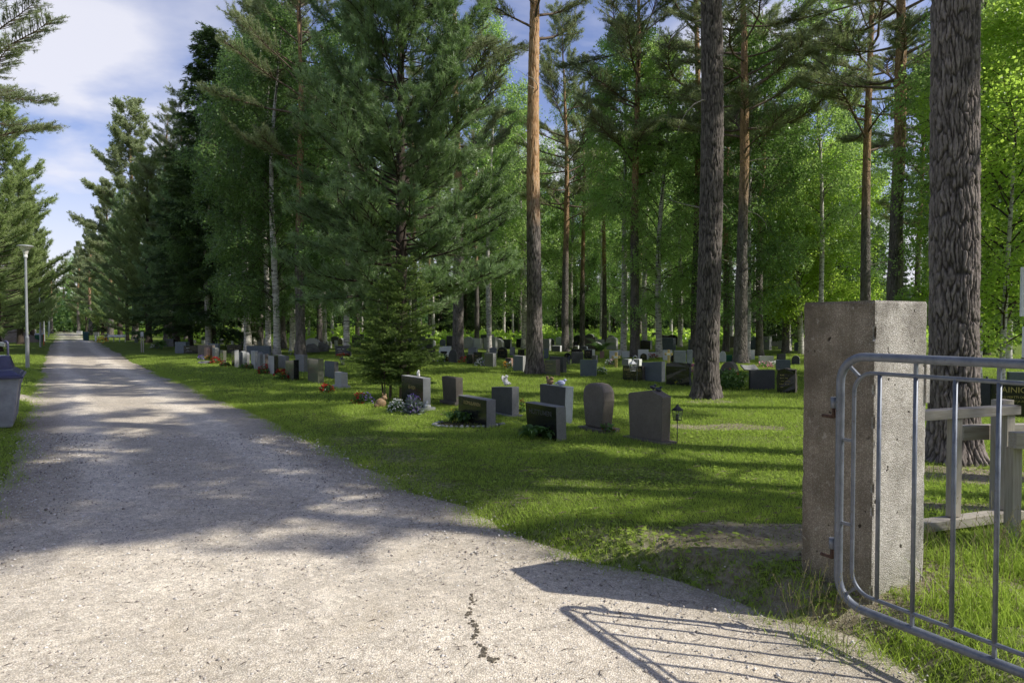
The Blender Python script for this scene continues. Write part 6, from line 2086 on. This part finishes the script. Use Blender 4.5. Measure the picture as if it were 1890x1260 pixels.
mb = MB(); mb.add(*frust(-Lb, 0, 0, Db, .03, zl1, fl)); bd = mb.build('body', M['bin_grey'], root, bevel=.03)
mb = MB()
for k in range(3): mb.box((-Lb * (.25 + .25 * k), -.062, .5), (.03, .02, .7), 0, 1, (.1, 0))
mb.build('rib', M['bin_grey'], bd)
mb = MB(); mb.box((-Lb / 2, Db / 2, zl1 + .0), (Lb + 2 * fl + .09, Db + 2 * fl + .09, .035)); mb.build('rim', M['bin_dark'], root, bevel=.01)
mb = MB(); mb.add(*frust(-Lb - fl - .03, fl + .03, -fl - .03, Db + fl + .03, zl1 + .02, zl1 + .10, -.12)); mb.build('lid', M['bin_dark'], root, bevel=.02)
zb4 = at_depth(20, 655, by)[2] - bz
mb = MB(); mb.add(*frust(-.40, .10, .0, .40, zl1 + .08, zb4, -.06)); hd = mb.build('lid_box', M['bin_dark'], root, bevel=.02)
mb = MB(); mb.box((-.15, .18, zb4 + .004), (.22, .12, .004)); mb.build('white_label', M['white_paint'], hd)
mb = MB(); mb.box((-.12, -.094, zl1 - .10), (.16, .01, .09), 0, 1, (.1, 0)); mb.build('moulded_plate', M['bin_grey'], bd)
for k in (-.9, -.12):
    for yy in (.08, .7):
        mb = MB(); mb.tube([(k, yy - .02, .055), (k, yy + .02, .055)], .055, 14); mb.build('wheel', M['dark_metal'], root)
# bent post with a grey scoop behind it
tx, ty, tz_ = G(15, 668)
root = thing('tap_post', 'bent metal post with small grey tray behind the waste container', 'tap post', (tx, ty, tz_), 0)
zt4 = at_depth(15, 630, ty)[2] - tz_
mb = MB(); mb.tube([(0, 0, -.1), (0, 0, zt4 - .12), (-.01, 0, zt4 - .04), (-.06, 0, zt4), (-.12, 0, zt4 - .02)], .045, 10); mb.build('post', M['bin_dark'], root)
mb = MB(); mb.box((-.2, 0, zt4 - .12), (.20, .12, .16), 0, 1.25, (0, .2)); mb.build('tray', M['galv'], root, bevel=.01)

# earth heap
hx, hy = tp(25, 57), 57
bm = bmesh.new(); bmesh.ops.create_grid(bm, x_segments=60, y_segments=40, size=1)
for v in bm.verts:
    x, y = v.co.x, v.co.y; r_ = math.hypot(x, y)
    h = max(0, 1 - r_ * 1.05); h = h ** .9 * 1.35 + (mnoise.fractal(Vector((x * 3, y * 3, 1)), 1, 2, 4)) * .12 * (h > 0)
    v.co = Vector((x * 2.6, y * 2.0, h - .05))
me = bpy.data.meshes.new('earth_heap'); bm.to_mesh(me); bm.free(); me.polygons.foreach_set('use_smooth', [True] * len(me.polygons))
tag(link('earth_heap', me, M['sand'], loc=(hx, hy, 0)), 'brown heap of earth on the left lawn beyond the first lamp', 'earth heap')


def wbin(px, py, yt, w_, mat, name, label):
    x, y, z = G(px, py); h = at_depth(px, yt, y)[2] - z
    o = thing(name, label, 'litter bin', (x, y, z), .4)
    mb = MB(); mb.add(*frust(-w_ / 2, w_ / 2, -w_ / 2, w_ / 2, 0, h * .82, .03)); mb.build('body', M[mat], o, bevel=.02)
    mb = MB(); mb.add(*frust(-w_ / 2 - .05, w_ / 2 + .05, -w_ / 2 - .05, w_ / 2 + .05, h * .825, h, -.05)); mb.build('lid', M[mat if mat != 'green_plastic' else 'galv'], o, bevel=.02)


wbin(159, 629, 612, .42, 'teal_plastic', 'litter_bin', 'dark teal litter bin on the right side of the road far ahead')
wbin(73, 631, 615, .52, 'green_plastic', 'litter_bin', 'green bin with grey lid behind the second lamp')
x, y, z = G(81, 636)
mb = MB(); mb.box((0, 0, .35), (.04, .04, .8)); tag(mb.build('marker_stake', M['red_paint'], loc=(x, y, z)), 'thin orange marker stake beside the second lamp', 'stake')
x, y, z = G(263, 650)
o = thing('marker_post', 'wooden marker post with small grey plate on the lawn right of the road', 'post', (x, y, z), .2)
hp = at_depth(263, 612, y)[2] - z
mb = MB(); mb.box((-.05, 0, hp * .42), (.05, .05, hp * .9)); mb.box((.05, 0, hp * .36), (.05, .05, hp * .86)); mb.build('post', M['wood'], o)
mb = MB(); mb.box((.0, -.03, hp - .13), (.15, .02, .26)); mb.build('plate', M['galv'], o)

# white bench
x, y, z = G(199, 631)
ex = tp(232, y) - x
root = thing('park_bench', 'white slatted park bench on the right of the road', 'bench', (x, y, z), 0)
hb = at_depth(215, 618.5, y)[2] - z
mb = MB()
for k in range(4): mb.bar((0, .0 + k * .03, .48 + k * (hb - .5) / 3.2), (ex, .0 + k * .03, .48 + k * (hb - .5) / 3.2), .03, .10)
mb.build('backrest', M['white_paint'], root)
mb = MB()
for k in range(4): mb.bar((0, -.1 - k * .11, .45), (ex, -.1 - k * .11, .45), .09, .03)
mb.build('seat', M['white_paint'], root)
for k in (.03, ex * .33, ex * .66, ex - .03):
    mb = MB(); mb.bar((k, -.45, 0), (k, -.45, .44), .05, .05); mb.bar((k, .0, 0), (k, .03, .48), .05, .05); mb.bar((k, -.45, .40), (k, 0, .40), .05, .05); mb.build('leg', M['white_paint'], root)
for k in (0, ex):
    mb = MB(); mb.bar((k, -.48, .68), (k, .05, .68), .05, .04); mb.bar((k, -.45, .44), (k, -.45, .67), .045, .045); mb.build('armrest', M['white_paint'], root)
for (a_, b_, t_, y_, mt, sh, lab) in ((141, 152, 611, 617, 'white_stone', 'box', 'white low far gravestone at the end of the road'), (162, 170, 610, 618, 'black_granite', 'box', 'dark far gravestone behind the teal litter bin'),
                                    (173, 183, 613, 620, 'grey_granite', 'box', 'grey far gravestone left of the thin dark trunk by the bench'), (175, 179, 619, 629, 'white_stone', 'rough', 'upright white far gravestone left of the bench'),
                                    (193, 199, 620, 627, 'black_granite', 'box', 'black far gravestone touching the bench left end'), (248, 255, 622, 632, 'blue_granite', 'round', 'rounded bluish gravestone between bench and marker post')):
    ST(a_, b_ - 1, b_, t_, y_, mt, sh, 10, label=lab)

# a light sprinkling of fallen needles, cones and twigs on the near road
rng = np.random.default_rng(31)
n = 2600
yy = 2.2 + 6 * rng.random(n) ** 1.3; xx = -2.5 + 4.6 * rng.random(n); ok = (xx < redge(yy) - .05) & (xx > ledge(yy)); xx, yy = xx[ok], yy[ok]
pz_ = roadz(xx, yy); ang = rng.random(len(xx)) * 6.28; L = .008 + .03 * rng.random(len(xx)) ** 2
dx, dy = np.cos(ang) * L, np.sin(ang) * L
V = np.stack([np.stack([xx - dx, yy - dy, pz_ + .003], 1), np.stack([xx + dx, yy + dy, pz_ + .005], 1), np.stack([xx - dy * .12, yy + dx * .12, pz_ + .006], 1)], 1).reshape(-1, 3)
tag(link('fallen_needles', np_mesh('fallen_needles', V, np.arange(len(V)).reshape(-1, 3)), M['dark_bark']), 'fallen needles and twigs scattered on the near gravel', 'litter', kind='stuff')
for o in bpy.data.objects:
    if 'top' in o.keys(): del o['top']
